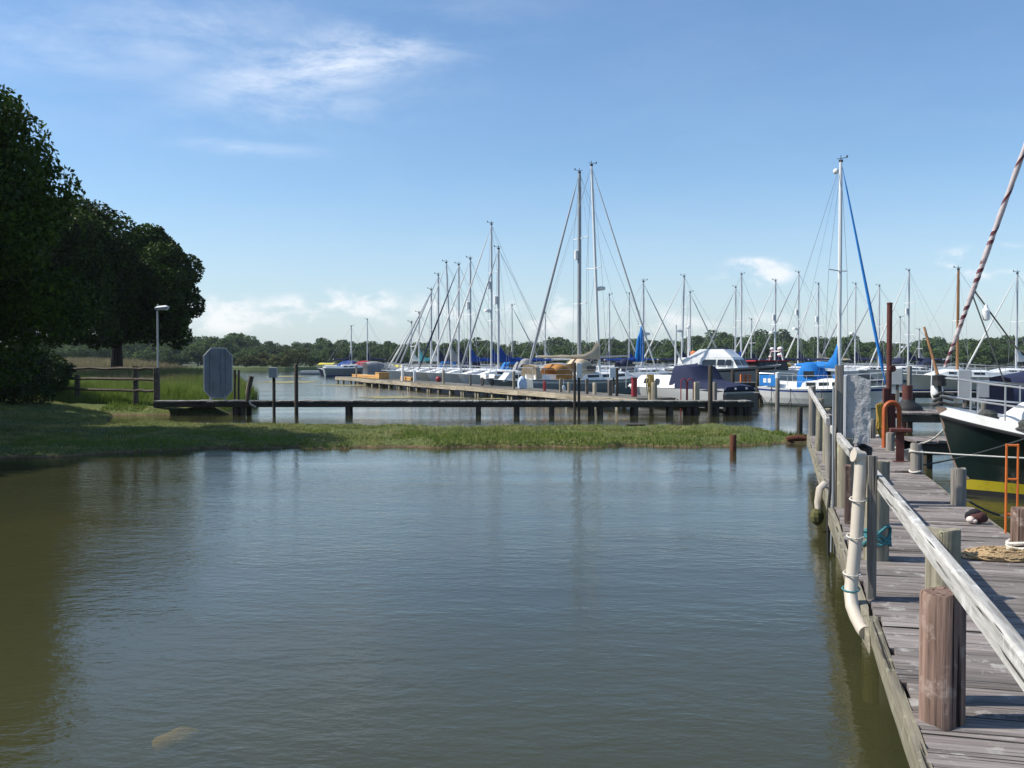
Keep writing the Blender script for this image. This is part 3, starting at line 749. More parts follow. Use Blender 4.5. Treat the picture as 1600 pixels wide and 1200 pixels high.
def deck_mb(sl_, camber=.05, drop=.02):
    q = MB(); vs = []; n = len(sl_)
    for x, y, z in sl_: vs += [(x, -y + .01, z - drop), (x, 0, z + camber - drop), (x, y - .01, z - drop)]
    fs = []
    for i in range(n - 1):
        a = 3 * i; fs += [(a, a + 3, a + 4, a + 1), (a + 1, a + 4, a + 5, a + 2)]
    q._add(vs, fs); return q
def side_at(sl_, x):
    for i in range(len(sl_) - 1):
        if sl_[i][0] <= x <= sl_[i + 1][0]:
            f_ = (x - sl_[i][0]) / max(1e-6, sl_[i + 1][0] - sl_[i][0]); return (sl_[i][1] + (sl_[i + 1][1] - sl_[i][1]) * f_, sl_[i][2] + (sl_[i + 1][2] - sl_[i][2]) * f_)
    return (sl_[-1][1], sl_[-1][2]) if x > sl_[-1][0] else (sl_[0][1], sl_[0][2])
def canopy(q, x0, x1, wdt, z0, h, n=9, back=.75, rounded=.35):
    """a hood of stretched canvas: arched sections rising from the front edge"""
    rings = []
    for i in range(6):
        f_ = i / 5; x = x0 + (x1 - x0) * f_; hh = h * (math.sin(min(1, f_ / .55) * math.pi / 2) * .85 + .15) * (1 if f_ < .8 else back + (1 - back) * (1 - (f_ - .8) / .2)); ww = wdt * (.86 + .14 * f_)
        rings.append([(x + .12 * math.sin(math.pi * j / (n - 1)) * (1 - f_), ww / 2 * math.copysign(abs(math.cos(math.pi * j / (n - 1))) ** rounded, math.cos(math.pi * j / (n - 1))), z0 + hh * math.sin(math.pi * j / (n - 1)) ** .6) for j in range(n)])
    q.loft(rings, closed=False)
def sailboat(label, mast_xy, ang, L=9.0, top=11.0, hull=None, stripe=None, cove=None, cover=None, genoa=None, hood=None, spar=None, nsp=1, radar=False, det=1, group=None, Fb=.95, B=None,
             boom=True, mast_r=.075, rake_m=0.0, genoa_r=.065, cabin=None, reflector=False, name='sailing_yacht', mast_at=.07, boom_z=None, boom_l=.36, cover_h=.34, deck_m=None, sheer=.22, under=None, stack=.75):
    hull = hull or white; stripe = stripe or royal_c; cove = cove or hull; spar = spar or alu; cabin = cabin or white; under = under or black_p
    B = B or L * .32; mx = mast_at * L
    c_, s_ = math.cos(ang), math.sin(ang)
    root = thing(name, label, 'yacht', (mast_xy[0] - mx * c_, mast_xy[1] - mx * s_, 0), ang, group)
    q, sl_, hb, sz = hull_mb(L, B, Fb, rake=.09 * L, sheer=sheer, ns=14 if det < 2 else 24)
    q.build('hull', [hull, stripe, under, cove], root, smooth=True)
    deck_mb(sl_).build('deck', deck_m or whitepaint, root, smooth=True)
    zd = Fb + .03
    # coachroof with its windows
    x0, x1 = -.12 * L, .30 * L; hc = .42
    def cab(x, k): 
        f_ = (x - x0) / (x1 - x0); bw = min(B * .31, side_at(sl_, x)[0] - .28); hh = hc * (1.0 if f_ < .72 else 1.0 - (f_ - .72) / .28 * .8)
        zb = side_at(sl_, x)[1] - .02
        return [(x, bw, zb), (x - .03, bw * .93, zb + hh * .8), (x - .04, bw * .78, zb + hh), (x - .04, 0, zb + hh + .05), (x - .04, -bw * .78, zb + hh), (x - .03, -bw * .93, zb + hh * .8), (x, -bw, zb)]
    q = MB(); q.loft([cab(x0 + (x1 - x0) * i / 7, 0) for i in range(8)]); cb = q.build('coachroof', cabin, root, smooth=True)
    for s in (1, -1):
        for (fa, fb) in ((.06, .26), (.32, .52), (.58, .72)):
            q = MB(); a = x0 + (x1 - x0) * fa; e = x0 + (x1 - x0) * fb; pts = []
            for x, k in ((a, .32), (e, .36), (e, .70), (a, .70)):
                r_ = cab(x, 0); p0, p1 = Vector(r_[0]), Vector(r_[1]); p = p0 + (p1 - p0) * (k / .8); pts.append(Vector((p.x, s * (p.y + .006), p.z)))
            q.loft([[Vector((p.x, p.y - s * .02, p.z)) for p in pts], pts]); q.build('window', glass, cb)
    # cockpit coamings
    for s in (1, -1):
        q = MB(); xs = [-.46 * L + i * (.34 * L) / 4 for i in range(5)]
        q.loft([[(x, s * (side_at(sl_, x)[0] * .62), side_at(sl_, x)[1] - .02), (x, s * side_at(sl_, x)[0] * .60, side_at(sl_, x)[1] + .26), (x, s * side_at(sl_, x)[0] * .48, side_at(sl_, x)[1] + .27), (x, s * side_at(sl_, x)[0] * .44, side_at(sl_, x)[1] - .02)] for x in xs])
        q.build('coaming', cabin, root)
    mz = zd + hc + .0
    mtop = Vector((mx - rake_m, 0, top)); mb_ = Vector((mx, 0, zd))
    def mp(z): return mb_ + (mtop - mb_) * ((z - zd) / (top - zd))
    q = MB(); q.tube([mb_, mp(zd + (top - zd) * .6), mp(zd + (top - zd) * .93), mtop], [mast_r, mast_r, mast_r * .9, mast_r * .7], 8, flat=1.0); ma = q.build('mast', spar, root, smooth=True)
    q = MB(); q.tube([mtop, mtop + Vector((0, 0, .30))], .014, 5); q.tube([mtop + Vector((-.18, 0, .16)), mtop + Vector((.30, 0, .16))], .016, 5); q.box(mtop + Vector((.30, 0, .2)), (.05, .05, .10)); q.box(mtop + Vector((0, 0, .05)), (.15, .10, .10)); q.build('masthead_gear', rubber, ma)
    spz = [zd + (top - zd) * f_ for f_ in ((.52,) if nsp == 1 else (.36, .68))]; sh = MB()
    for z in spz:
        p = mp(z); wd = B * .33; q = MB(); q.tube([p + Vector((-.1, wd, .05)), p, p + Vector((-.1, -wd, .05))], .028, 5); q.build('spreader', alu_white, ma)
    xs = mx - .15; ys, zs = side_at(sl_, xs)
    for s in (1, -1):
        sh.tube([mtop - Vector((0, 0, .1))] + [mp(z) + Vector((-.1, s * B * .33, .05)) for z in reversed(spz)] + [(xs, s * ys * .92, zs)], .009, 4)
        sh.tube([mp(spz[0]), (xs - .4, s * ys * .9, zs)], .008, 4)
    sh.tube([mtop, (-L / 2 + .1, 0, sz(0) + .1)], .009, 4)
    sh.build('rigging', wire, root)
    bow = Vector((L / 2 - .18, 0, sz(1) + .12)); ft = mp(top - .25) + Vector((.08, 0, 0))
    q = MB()
    if genoa is not None:
        pts = [bow + (ft - bow) * f_ for f_ in (0, .04, .08, .3, .6, .9, .97, 1)]
        q.tube(pts, [.02, .03, genoa_r, genoa_r * 1.1, genoa_r * .8, genoa_r * .5, .015, .012], 7); q.build('furled_headsail', genoa, root, smooth=True)
    else:
        q.tube([bow, ft], .011, 4); q.build('forestay', wire, root)
    if boom:
        bz = boom_z or (zd + hc + .55); bl = boom_l * L; tip = Vector((mx - .08 - bl, 0, bz + .10))
        q = MB(); q.tube([(mx - .06, 0, bz), tip], [.055, .05], 7); bo = q.build('boom', spar, root, smooth=True)
        if cover is not None:
            q = MB(); rings = []
            for i in range(9):
                f_ = i / 8; x = mx - .04 - bl * .97 * f_; hh = cover_h * (1 - .62 * f_) + stack * max(0, 1 - f_ / .22) ** 1.6; wd = .10 + .05 * (1 - f_); zc = bz + .10 * f_ - .06; wob = .03 * math.sin(i * 2.3 + L)
                rings.append([(x, wd * .75, zc), (x, wd, zc + hh * .3 + wob), (x, wd * .6, zc + hh * .72), (x, 0, zc + hh + wob), (x, -wd * .6, zc + hh * .72), (x, -wd, zc + hh * .3 - wob), (x, -wd * .75, zc)])
            q.loft(rings); q.build('sail_cover', cover, bo, smooth=True)
        q = MB(); q.tube([tip, (tip.x + .2, 0, zd + .1)], .012, 4); q.tube([tip, mtop], .006, 4); q.build('sheet_line', wire, bo)
    if hood is not None:
        q = MB(); canopy(q, -.02 * L, -.17 * L, B * .62, zd + .02, hc + .72); q.build('spray_hood', hood, root, smooth=True)
        q = MB()
        for s in (1, -1): q = MB(); q.box((-.07 * L, s * B * .305, zd + .62), (.55, .015, .26)); q.build('hood_window', glass, root)
    if radar:
        p = mp(zd + (top - zd) * .42); q = MB(); q.lathe(p + Vector((.32, 0, 0)), [(.02, -.02), (.22, 0), (.24, .1), (.2, .19), (.02, .22)], 12); q.box(p + Vector((.14, 0, -.02)), (.28, .06, .05)); q.build('radar_dome', whitepaint, ma, smooth=True)
    if reflector:
        p = mp(zd + (top - zd) * .60); q = MB(); q.lathe(p + Vector((.20, 0, -.3)), [(.02, 0), (.12, .03), (.12, .55), (.02, .6)], 10); q.tube([p + Vector((.0, 0, 0)), p + Vector((.18, 0, 0))], .02, 5); q.build('radar_reflector', whitepaint, ma, smooth=True)
    # rails
    if det:
        q = MB(); bx = L / 2 - .05; rr_ = .016 if det > 1 else .018
        pr = []
        for s in (1, -1):
            y1, z1 = side_at(sl_, L / 2 - 1.3); y2, z2 = side_at(sl_, L / 2 - .35)
            pr.append([(L / 2 - 1.3, s * y1 * .93, z1 + .58), (L / 2 - .35, s * max(.16, y2), z2 + .60), (bx + .12, 0, sz(1) + .62)])
            q.tube(pr[-1], rr_, 5); q.tube([(p[0], p[1], p[2] - .29) for p in pr[-1][:2]], rr_ * .8, 5)
            q.tube([(L / 2 - 1.3, s * y1 * .93, z1), pr[-1][0]], rr_, 5); q.tube([(L / 2 - .45, s * max(.1, y2 * .8), z2), pr[-1][1]], rr_, 5)
        q.build('pulpit', steel, root)
        q = MB(); line = []
        for s in (1, -1):
            q = MB(); last = pr[0 if s > 0 else 1][0]; x = L / 2 - 1.3
            for k in range(4):
                x2 = L / 2 - 1.3 - (k + 1) * (L - 2.0) / 4; y2, z2 = side_at(sl_, x2); p = (x2, s * y2 * .95, z2 + .58)
                q.tube([(x2, s * y2 * .95, z2 - .02), p], .013, 5); q.tube([last, p], .007, 4); q.tube([(last[0], last[1], last[2] - .28), (p[0], p[1], p[2] - .28)], .006, 4); last = p
            q.build('guard_rail', steel, root)
        q = MB(); ys, zs = side_at(sl_, -L / 2 + .05)
        q.tube([(-L / 2 + .9, ys * .95, zs + .6), (-L / 2 + .05, ys * .9, zs + .62), (-L / 2 - .02, 0, zs + .62), (-L / 2 + .05, -ys * .9, zs + .62), (-L / 2 + .9, -ys * .95, zs + .6)], rr_, 5)
        for s in (1, -1): q.tube([(-L / 2 + .07, s * ys * .9, zs - .02), (-L / 2 + .05, s * ys * .9, zs + .62)], rr_, 5)
        q.build('stern_rail', steel, root)
    root['hull_len'] = L
    return root, sl_, mp, zd
PANG = math.atan2(jp.y, jp.x)      # boats lie at right angles to the jetty
GJ = 'boats berthed in a row along the long jetty'
def off_jetty(px, off):
    u = (px - 800) / F; o = jp * off; k = (u * (JF.y + o.y) - (JF.x + o.x)) / (jd.x - u * jd.y); return JF + jd * k + o
def jboat(label, px, ty, k, bow_in, **kw):
    """mast at picture column px, k metres out from the jetty's middle line"""
    M = off_jetty(px, k); top = EYE + (560 - ty) / F * M.y
    return sailboat(label, (M.x, M.y), PANG + (math.pi if bow_in else 0), top=top, group=GJ, **kw)
jboat('grey hulled yacht with bare grey boom and the thick mast above the white sign', 905, 272, 5.5, True, L=9.0, hull=grey_hull, stripe=black_p, genoa=alu_dark, cover=None, spar=alu_dark, mast_r=.12, reflector=True, genoa_r=.085, Fb=1.0, boom_z=2.2, nsp=2, mast_at=.11, deck_m=whitepaint)
bt = jboat('blue-grey yacht with beige sail cover stacked up its raked mast and tan hood', 937, 262, 5.75, False, L=8.7, hull=blue_grey_hull, stripe=black_p, cove=white, cover=beige_c, genoa=white_c, hood=beige_c, spar=alu_white, mast_r=.085, rake_m=.55, radar=True, boom_z=2.15, mast_at=.04, genoa_r=.055, stack=1.0, cover_h=.30, boom_l=.45)
q = MB(); canopy(q, -1.75, -2.9, 2.1, 1.0, .85); q.build('cockpit_tent', tan_c, bt[0], smooth=True)
q = MB(); canopy(q, -3.7, -4.1, 2.1, 1.0, .80, back=1); q.build('stern_dodger', beige_c, bt[0], smooth=True)
jboat('white yacht with royal blue sail cover and white radar dome low on a tall mast', 768, 352, 5.0, True, L=9.0, cover=royal_c, genoa=white_c, hood=blue_c, reflector=True, radar=True, nsp=2, mast_r=.085, B=2.6)
jboat('white yacht with navy cover stacked at the mast, right of the tallest jetty mast', 779, 390, 3.8, True, L=7.8, hull=white, stripe=navy_c, cover=royal_c, genoa=alu_dark, reflector=True, mast_r=.085, hood=grey_c, stack=.8, mast_at=.13, boom_l=.5)
jboat('white yacht with blue boom cover and pale furled sail crossing its neighbour', 735, 406, 4.4, True, L=7.9, cover=royal_c, genoa=white_c, hood=None, reflector=True, mast_r=.08, B=2.4)
jboat('cream yacht with navy boom cover berthed behind the two white posts', 717, 415, 4.4, True, L=7.8, hull=cream, cover=navy_c, genoa=navy_c, mast_r=.075, B=2.35)
jboat('white yacht with grey cover whose mast leans towards its taller neighbour', 706, 412, 5.0, True, L=8.8, cover=grey_c, genoa=white_c, rake_m=-.45, mast_r=.075, hood=navy_c, B=2.5)
jboat('white yacht with a thick plain mast and dark furled headsail near mid jetty', 685, 431, 5.0, True, L=8.4, cover=navy_c, genoa=alu_dark, mast_r=.09, B=2.5)
jboat('small white yacht with blue hood and pale boom, fourth from the far jetty end', 674, 454, 5.2, True, L=8.2, cover=white_c, genoa=alu_dark, hood=blue_c, mast_r=.09, B=2.4)
jboat('small yacht with turquoise cover third from the far end of the jetty', 655, 490, 4.6, True, L=6.8, cover=greenc, genoa=white_c, hull=white, mast_r=.06)
jboat('short masted yacht with white boom cover second from the far jetty end', 643, 505, 4.2, True, L=6.2, cover=white_c, genoa=None, hull=grey_hull, mast_r=.055)

# ---- motor boats
def cruiser_base(label, pos, ang, L, B, Fb, hull, stripe=None, cove=None, sheer=.35, name='motor_cruiser', group=None, under=None):
    root = thing(name, label, 'motor boat', (pos[0], pos[1], 0), ang, group)
    q, sl_, hb, sz = hull_mb(L, B, Fb, rake=.10 * L, stern=.90, sheer=sheer, ns=16, full=.42)
    q.build('hull', [hull, stripe or hull, under or black_p, cove or hull], root, smooth=True)
    deck_mb(sl_, .04).build('deck', whitepaint, root, smooth=True); return root, sl_, sz
def cabin_box(q, x0, x1, w0, w1, z0, h, rf=.25, rb=.05, inset=.12):
    q.loft([[(x0, w0 / 2, z0), (x1, w1 / 2, z0), (x1, -w1 / 2, z0), (x0, -w0 / 2, z0)], [(x0 + rb, w0 / 2 - inset, z0 + h), (x1 - rf, w1 / 2 - inset, z0 + h), (x1 - rf, -w1 / 2 + inset, z0 + h), (x0 + rb, -w0 / 2 + inset, z0 + h)]])
def side_windows(root, spans, yb, yt, z0, z1, name='window', mat=None, lean=.0):
    for s in (1, -1):
        for a, b_ in spans:
            q = MB(); p = [(a, s * yb, z0), (b_, s * yb, z0), (b_ - lean, s * yt, z1), (a + .03, s * yt, z1)]
            q.loft([[(x, y - s * .03, z) for x, y, z in p], [(x, y + s * .008, z) for x, y, z in p]]); q.build(name, mat or glass, root)
# the navy covered cruiser at the walkway's end: bow to the left, transom to the right
st_ = dep(1156, 600, 40.9); ang = math.atan2(.78, -.625); Lb = 6.3; mid = st_ + Vector((math.cos(ang), math.sin(ang), 0)) * (Lb / 2)
root, sl_, sz = cruiser_base('white cabin cruiser under a navy canvas cover at the end of the low walkway', (mid.x, mid.y), ang, Lb, 2.25, .88, white, black_p, sheer=.10, under=black_p)
q = MB(); cabin_box(q, -.5, Lb * .42, 2.0, 1.2, .90, .52, .75, .05); cb = q.build('cabin', white, root, smooth=False)
side_windows(cb, ((.55, .78), (.83, 1.10), (1.15, 1.42)), .865, .80, 1.06, 1.28, lean=.04)
q = MB(); rings = []
for x, hw, zt in ((-Lb / 2 - .02, .98, 1.02), (-Lb / 2 + .5, 1.06, 1.12), (-1.75, 1.08, 1.22), (-1.55, 1.06, 1.30), (-1.15, 1.0, 1.84), (-.75, .97, 1.90), (-.35, .95, 1.87), (-.12, .92, 1.30)):
    rings.append([(x, hw, .84), (x, hw * .99, zt - .22), (x, hw * .86, zt - .04), (x, 0, zt + .02), (x, -hw * .86, zt - .04), (x, -hw * .99, zt - .22), (x, -hw, .84)])
q.loft(rings); cv = q.build('canvas_cover', navy_c, root, smooth=True)
q = MB(); q.cbox((-Lb / 2 - .05, 0, .33), (.14, 2.06, .80), .02); q.build('transom', black_p, root)
for yy in (-.35, .35):
    q = MB(); q.lathe((-Lb / 2 - .06, yy, .92), [(.01, -.04), (.05, -.04), (.05, .04), (.01, .04)], 8); q.build('stern_fitting', whitepaint, root)
q = MB(); cmx = .35; q.tube([(cmx, -1.0, .7), (cmx, -1.0, 2.1)], .035, 6); q.tube([(cmx, 0, 1.8), (cmx - .04, 0, 3.6)], .04, 6); q.build('short_mast', alu_white, root)
q = MB(); q.tube([(Lb / 2 - .1, .3, 1.35), (Lb / 2 + .25, 0, 1.42), (Lb / 2 - .1, -.3, 1.35)], .02, 5)
for s in (1, -1): q.tube([(Lb / 2 - .1, s * .3, .8), (Lb / 2 - .1, s * .3, 1.35)], .02, 5)
q.build('pulpit', steel, root)
# white flybridge cruiser
c0 = dep(1122, 590, 78); root, sl_, sz = cruiser_base('white flybridge motor cruiser rising behind the navy covered boat', (c0.x + .5, 78), R(-35), 9.0, 3.1, 1.35, boxgrey, black_p, cove=black_p, sheer=.25)
q = MB(); cabin_box(q, -3.4, 1.6, 2.7, 2.3, 1.35, .88, .55, .05); cb = q.build('cabin', white, root)
side_windows(cb, ((-3.0, -2.4), (-2.2, -1.7), (-1.35, -.25), (-.1, .5), (.6, 1.05)), 1.26, 1.15, 1.62, 2.06)
q = MB()
for yy in (-.6, .6): q.loft([[(1.42, yy - .45, 1.62), (1.42, yy + .45, 1.62), (1.2, yy + .42, 2.06), (1.2, yy - .42, 2.06)], [(1.50, yy - .45, 1.62), (1.50, yy + .45, 1.62), (1.27, yy + .42, 2.06), (1.27, yy - .42, 2.06)]])
q.build('windscreen', glass, cb)
q = MB(); cabin_box(q, -2.6, 1.0, 2.3, 2.0, 2.24, .62, .75, .95, .18); q.build('flybridge', white, root, smooth=False)
q = MB(); q.tube([(-1.2, .8, 2.9), (.1, .7, 2.94), (.3, 0, 2.95), (.1, -.7, 2.94), (-1.2, -.8, 2.9)], .03, 5); q.build('flybridge_rail', navy_c, root)
q = MB(); q.tube([(-3.3, .5, 2.2), (-3.3, .5, 4.6)], .06, 6); q.sphere((-3.3, .5, 4.65), .16, 8, 5); q.build('light_mast', alu_white, root)
q = MB(); q.sphere((-3.1, 1.0, 2.55), (.26, .16, .22), 10, 6); q.build('lifebuoy_case', bright_or, root)
# dark topped cruiser with radar arch
c0 = dep(1190, 590, 84); root, sl_, sz = cruiser_base('white motor boat with dark windowed wheelhouse and white radar domes', (c0.x, 84), R(205), 7.5, 2.8, 1.15, white, black_p, sheer=.25)
q = MB(); cabin_box(q, -1.8, 1.6, 2.5, 2.2, 1.15, .75, .45, .1); cb = q.build('wheelhouse', black_p, root)
side_windows(cb, ((-1.4, -.4), (-.3, .6), (.7, 1.2)), 1.17, 1.08, 1.38, 1.78)
q = MB(); q.box((-.2, 0, 1.95), (3.7, 2.5, .10)); q.build('roof', red_c, root)
q = MB(); q.tube([(-1.5, .9, 1.9), (-1.5, .6, 2.75), (-1.5, -.6, 2.75), (-1.5, -.9, 1.9)], .05, 6)
q.build('radar_arch', alu_white, root)
for yy, zz, rr_ in ((.55, 2.95, .26), (.5, 2.45, .22), (-.5, 2.95, .2), (-.75, 2.3, .14)):
    q = MB(); q.sphere((-1.5, yy, zz), (rr_, rr_, rr_ * .7), 10, 6); q.build('radar_dome', whitepaint, root, smooth=True)
q = MB(); q.sphere((-2.6, -.3, 1.55), (.75, .5, .22), 10, 5); q.build('yellow_cover', rope_y, root, smooth=True)
# small open boats / cruisers filling the jetty row
def small_cruiser(label, pos, ang, L, hull, cover, group=None, hood=True, name='motor_boat'):
    root, sl_, sz = cruiser_base(label, pos, ang, L, L * .36, .7, hull, navy_c, sheer=.3, name=name, group=group)
    q = MB(); cabin_box(q, -.05 * L, .36 * L, L * .28, L * .18, .72, .55, .5, .05); cb = q.build('cabin', white, root)
    side_windows(cb, ((.0, .13 * L), (.15 * L, .24 * L)), L * .128, L * .112, .92, 1.14)
    q = MB(); canopy(q, .02 * L, -.42 * L, L * .31, .72, 1.15, back=.9); q.build('canopy', cover, root, smooth=True)
    q = MB(); q.box((-L / 2 - .15, 0, .62), (.30, .34, .8)); q.box((-L / 2 - .12, 0, .15), (.12, .10, .6)); q.build('outboard', black_p, root)
    return root
j = J(61.2) + jp * 4.4; small_cruiser('low motor boat with pale grey canopy berthed left of the grey hulled yacht', j.xy, PANG + math.pi, 6.2, blue_grey_hull, grey_c, GJ)
j = J(89.5) + jp * 4.0; small_cruiser('dark hulled motor boat with grey canopy at the far end of the jetty', j.xy, PANG, 5.6, grey_hull, grey_c, GJ)
c0 = dep(527, 577, 128); small_cruiser('motor boat with blue canopy at the far pontoon', (c0.x, 128.5), R(160), 6.0, navy_c, royal_c)
c0 = dep(551, 577, 124); small_cruiser('red hulled motor boat beside the lone far mast', (c0.x, 125), R(170), 5.0, red_p, red_c)

# ---- yachts lying beyond, seen mostly as masts
GB = 'yachts moored across the far part of the marina'
def byacht(label, px, ty, D, ang, **k):
    a = dep(px, 560, D); return sailboat(label, (a.x, D), R(ang), top=EYE + (560 - ty) / F * D, group=GB, **k)
byacht('lone yacht with slim white mast left of the jetty end', 549, 511, 122, 20, L=6.0, hull=grey_hull, genoa=None, cover=navy_c, spar=alu_white, mast_r=.09)
byacht('small yacht with thin mast right of the lone white mast', 574, 500, 132, 200, L=6.5, hull=blue_grey_hull, genoa=None, cover=navy_c, mast_r=.07)
byacht('yacht whose thin mast stands between the jetty masts and the thick grey mast', 800, 478, 108, 15, L=8.5, genoa=alu_dark, cover=navy_c, mast_r=.07)
byacht('yacht whose mast rises just left of the thick grey mast', 852, 490, 112, 195, L=8.5, genoa=None, cover=white_c, mast_r=.07, radar=False)
byacht('yacht with a thin mast just right of the beige covered mast', 952, 462, 104, 10, L=8.8, genoa=white_c, cover=navy_c, mast_r=.07, radar=True)
byacht('yacht with a thin mast halfway between the beige cover and the blue upright sail', 983, 460, 110, 190, L=8.8, genoa=None, cover=royal_c, mast_r=.065)
by = byacht('yacht with a bright blue sail cover laced up its mast', 1005, 441, 78, 12, L=8.6, genoa=white_c, cover=royal_c, hood=navy_c, mast_r=.085, stack=0.6, radar=True, stripe=navy_c)
q = MB(); mpf = by[2]
q.tube([mpf(1.9) + Vector((-.15, 0, 0)), mpf(2.6) + Vector((-.18, 0, 0)), mpf(4.0) + Vector((-.15, 0, 0)), mpf(4.7) + Vector((-.1, 0, 0))], [.24, .25, .20, .10], 9); q.tube([mpf(1.9) + Vector((-.55, 0, 0)), mpf(3.6) + Vector((-.4, 0, 0)), mpf(4.2) + Vector((-.25, 0, 0))], [.16, .13, .05], 8); q.build('upright_cover', blue_c, by[0], smooth=True)
byacht('yacht with two spreader mast left of the navy covered cruiser', 1065, 433, 88, 185, L=9.2, genoa=white_c, cover=navy_c, nsp=2, radar=True, mast_r=.09, rake_m=.2)
byacht('yacht with plain mast directly behind the navy covered cruiser', 1078, 458, 97, 8, L=8.8, genoa=alu_dark, cover=navy_c, mast_r=.08)
byacht('yacht with the left, shorter mast of a close pair above the flybridge cruiser', 1149, 450, 99, 188, L=9, genoa=alu_dark, cover=navy_c, mast_r=.085)
byacht('yacht with the right, taller mast of a close pair above the flybridge cruiser', 1158, 430, 94, 12, L=9.2, genoa=None, cover=royal_c, nsp=1, mast_r=.09)
byacht('yacht with a short cross-shaped mast between the flybridge and the dark wheelhouse', 1174, 500, 118, 192, L=8, genoa=white_c, cover=navy_c, mast_r=.08)
byacht('yacht with white radar dome on the mast behind the dark wheelhouse', 1211, 440, 92, 195, L=9.4, genoa=white_c, cover=navy_c, radar=True, reflector=True, mast_r=.09, nsp=1)
byacht('yacht with dark furled headsail behind the stern of the blue covered yacht', 1247, 427, 96, 170, L=9.6, genoa=alu_dark, cover=navy_c, radar=True, reflector=True, mast_r=.085)
byacht('yacht with tan boom cover and pale furled headsail behind the blue covered yacht', 1278, 445, 98, 190, L=9.2, genoa=white_c, cover=beige_c, reflector=True, mast_r=.085)
byacht('yacht seen through the blue yacht rigging, its mast right of the white mast', 1336, 445, 101, 170, L=9, genoa=alu_dark, cover=navy_c, mast_r=.08, radar=True)
byacht('yacht with dark boom cover left of the rust red pile', 1373, 448, 97, 175, L=9.4, genoa=alu_dark, cover=navy_c, hood=navy_c, mast_r=.085)
byacht('yacht with navy cover and tall pale mast right of the rust red pile', 1419, 424, 94, 186, L=9.4, genoa=white_c, cover=navy_c, hood=navy_c, nsp=2, mast_r=.1, reflector=True)
byacht('small yacht with thin pole-like mast between two taller masts right of the red pile', 1406, 497, 104, 5, L=7.4, genoa=None, cover=grey_c, mast_r=.06, radar=True)
byacht('short masted yacht behind the leaning orange spar', 1436, 516, 112, 176, L=8, genoa=white_c, cover=grey_c, mast_r=.08)
byacht('wooden masted boat with varnished spars left of the furled striped sail', 1496, 422, 66, 182, L=8.6, hull=cream, cover=tan_c, genoa=None, spar=varnish, mast_r=.10, boom=False, nsp=1)
byacht('yacht with pale mast and white boom at the right edge of the photo', 1588, 428, 74, 184, L=9.4, genoa=white_c, cover=white_c, mast_r=.085, hood=navy_c)
sp_ = thing('leaning_spar', 'orange varnished spar leaning over the pontoon behind the green boat', 'spar', on(1470, 603, .5))
q = MB(); a = on(1470, 603, .5); e = dep(1444, 511, a.y + 1.0); e2 = e - a
q.tube([(0, 0, 0), e2], [.10, .075], 8); q.build('spar', varnish, sp_, smooth=True)
q = MB(); f1 = dep(1455, 608, a.y) - a; q.tube([f1, e2 * .50], .03, 5); q.tube([e2 * .5, Vector(f1) + Vector((.5, .3, 0))], .03, 5); q.build('support_strut', alu_white, sp_)

# ---- the blue covered yacht
ang = R(-50); M = dep(1311, 600, 44.4)
bc, sl_, mp, zd = sailboat('white yacht with bright blue sail cover, hood and stern dodger by the pier end', (M.x, 44.4), ang, L=6.1, B=2.2, top=EYE + 305 / F * 44.4, hull=white, stripe=white, cove=royal_c, cover=blue_c, genoa=blue_c, hood=blue_c, spar=alu_white, mast_r=.085, det=2, Fb=.80, mast_at=.11, genoa_r=.065, under=antifoul, stack=.95, cover_h=.36, boom_z=1.75)
y0, z0 = side_at(sl_, -2.7)
ya, yb = side_at(sl_, -2.95)[0], side_at(sl_, -1.95)[0]
for s in (-1,):
    q = MB(); q.loft([[(-2.95, s * ya * .96, z0 + .06), (-1.95, s * yb * .96, z0 + .06), (-1.95, s * yb * .96, z0 + .56), (-2.95, s * ya * .96, z0 + .56)], [(-2.95, s * (ya * .96 - .025), z0 + .06), (-1.95, s * (yb * .96 - .025), z0 + .06), (-1.95, s * (yb * .96 - .025), z0 + .56), (-2.95, s * (ya * .96 - .025), z0 + .56)]]); dg = q.build('side_dodger', blue_c, bc)
    for k in range(2):
        x = -2.62 + k * .27; yy = ya + (yb - ya) * (x + 2.95); q = MB(); q.box((x, s * (yy * .96 + .008), z0 + .30), (.17, .012, .20)); q.build('white_mark', whitepaint, dg)
q = MB(); q.loft([[(.55, .30, zd + .42), (.55, -.30, zd + .42), (.55, -.30, zd + .62), (.55, .30, zd + .62)], [(1.3, .2, zd + .42), (1.3, -.2, zd + .42), (1.3, -.2, zd + .56), (1.3, .2, zd + .56)]]); q.build('hatch_cover', blue_c, bc)
for x in (-2.2, -1.1, .5):
    y1, z1 = side_at(sl_, x); q = MB(); q.tube([(x, -y1 - .01, z1), (x + .02, -y1 * .99 - .03, .30), (x, -y1 * .93, .02)], .016, 5); q.tube([(x - .25, -y1 * .9, .0), (x + .02, -y1 * .99 - .03, .32)], .016, 5); q.build('hanging_line', rope_d, bc)
q = MB(); p = mp(EYE + 305 / F * 44.4 - .45); q.sphere(p + Vector((-.30, .1, .1)), .13, 8, 6); q.build('masthead_lamp', whitepaint, bc, smooth=True)

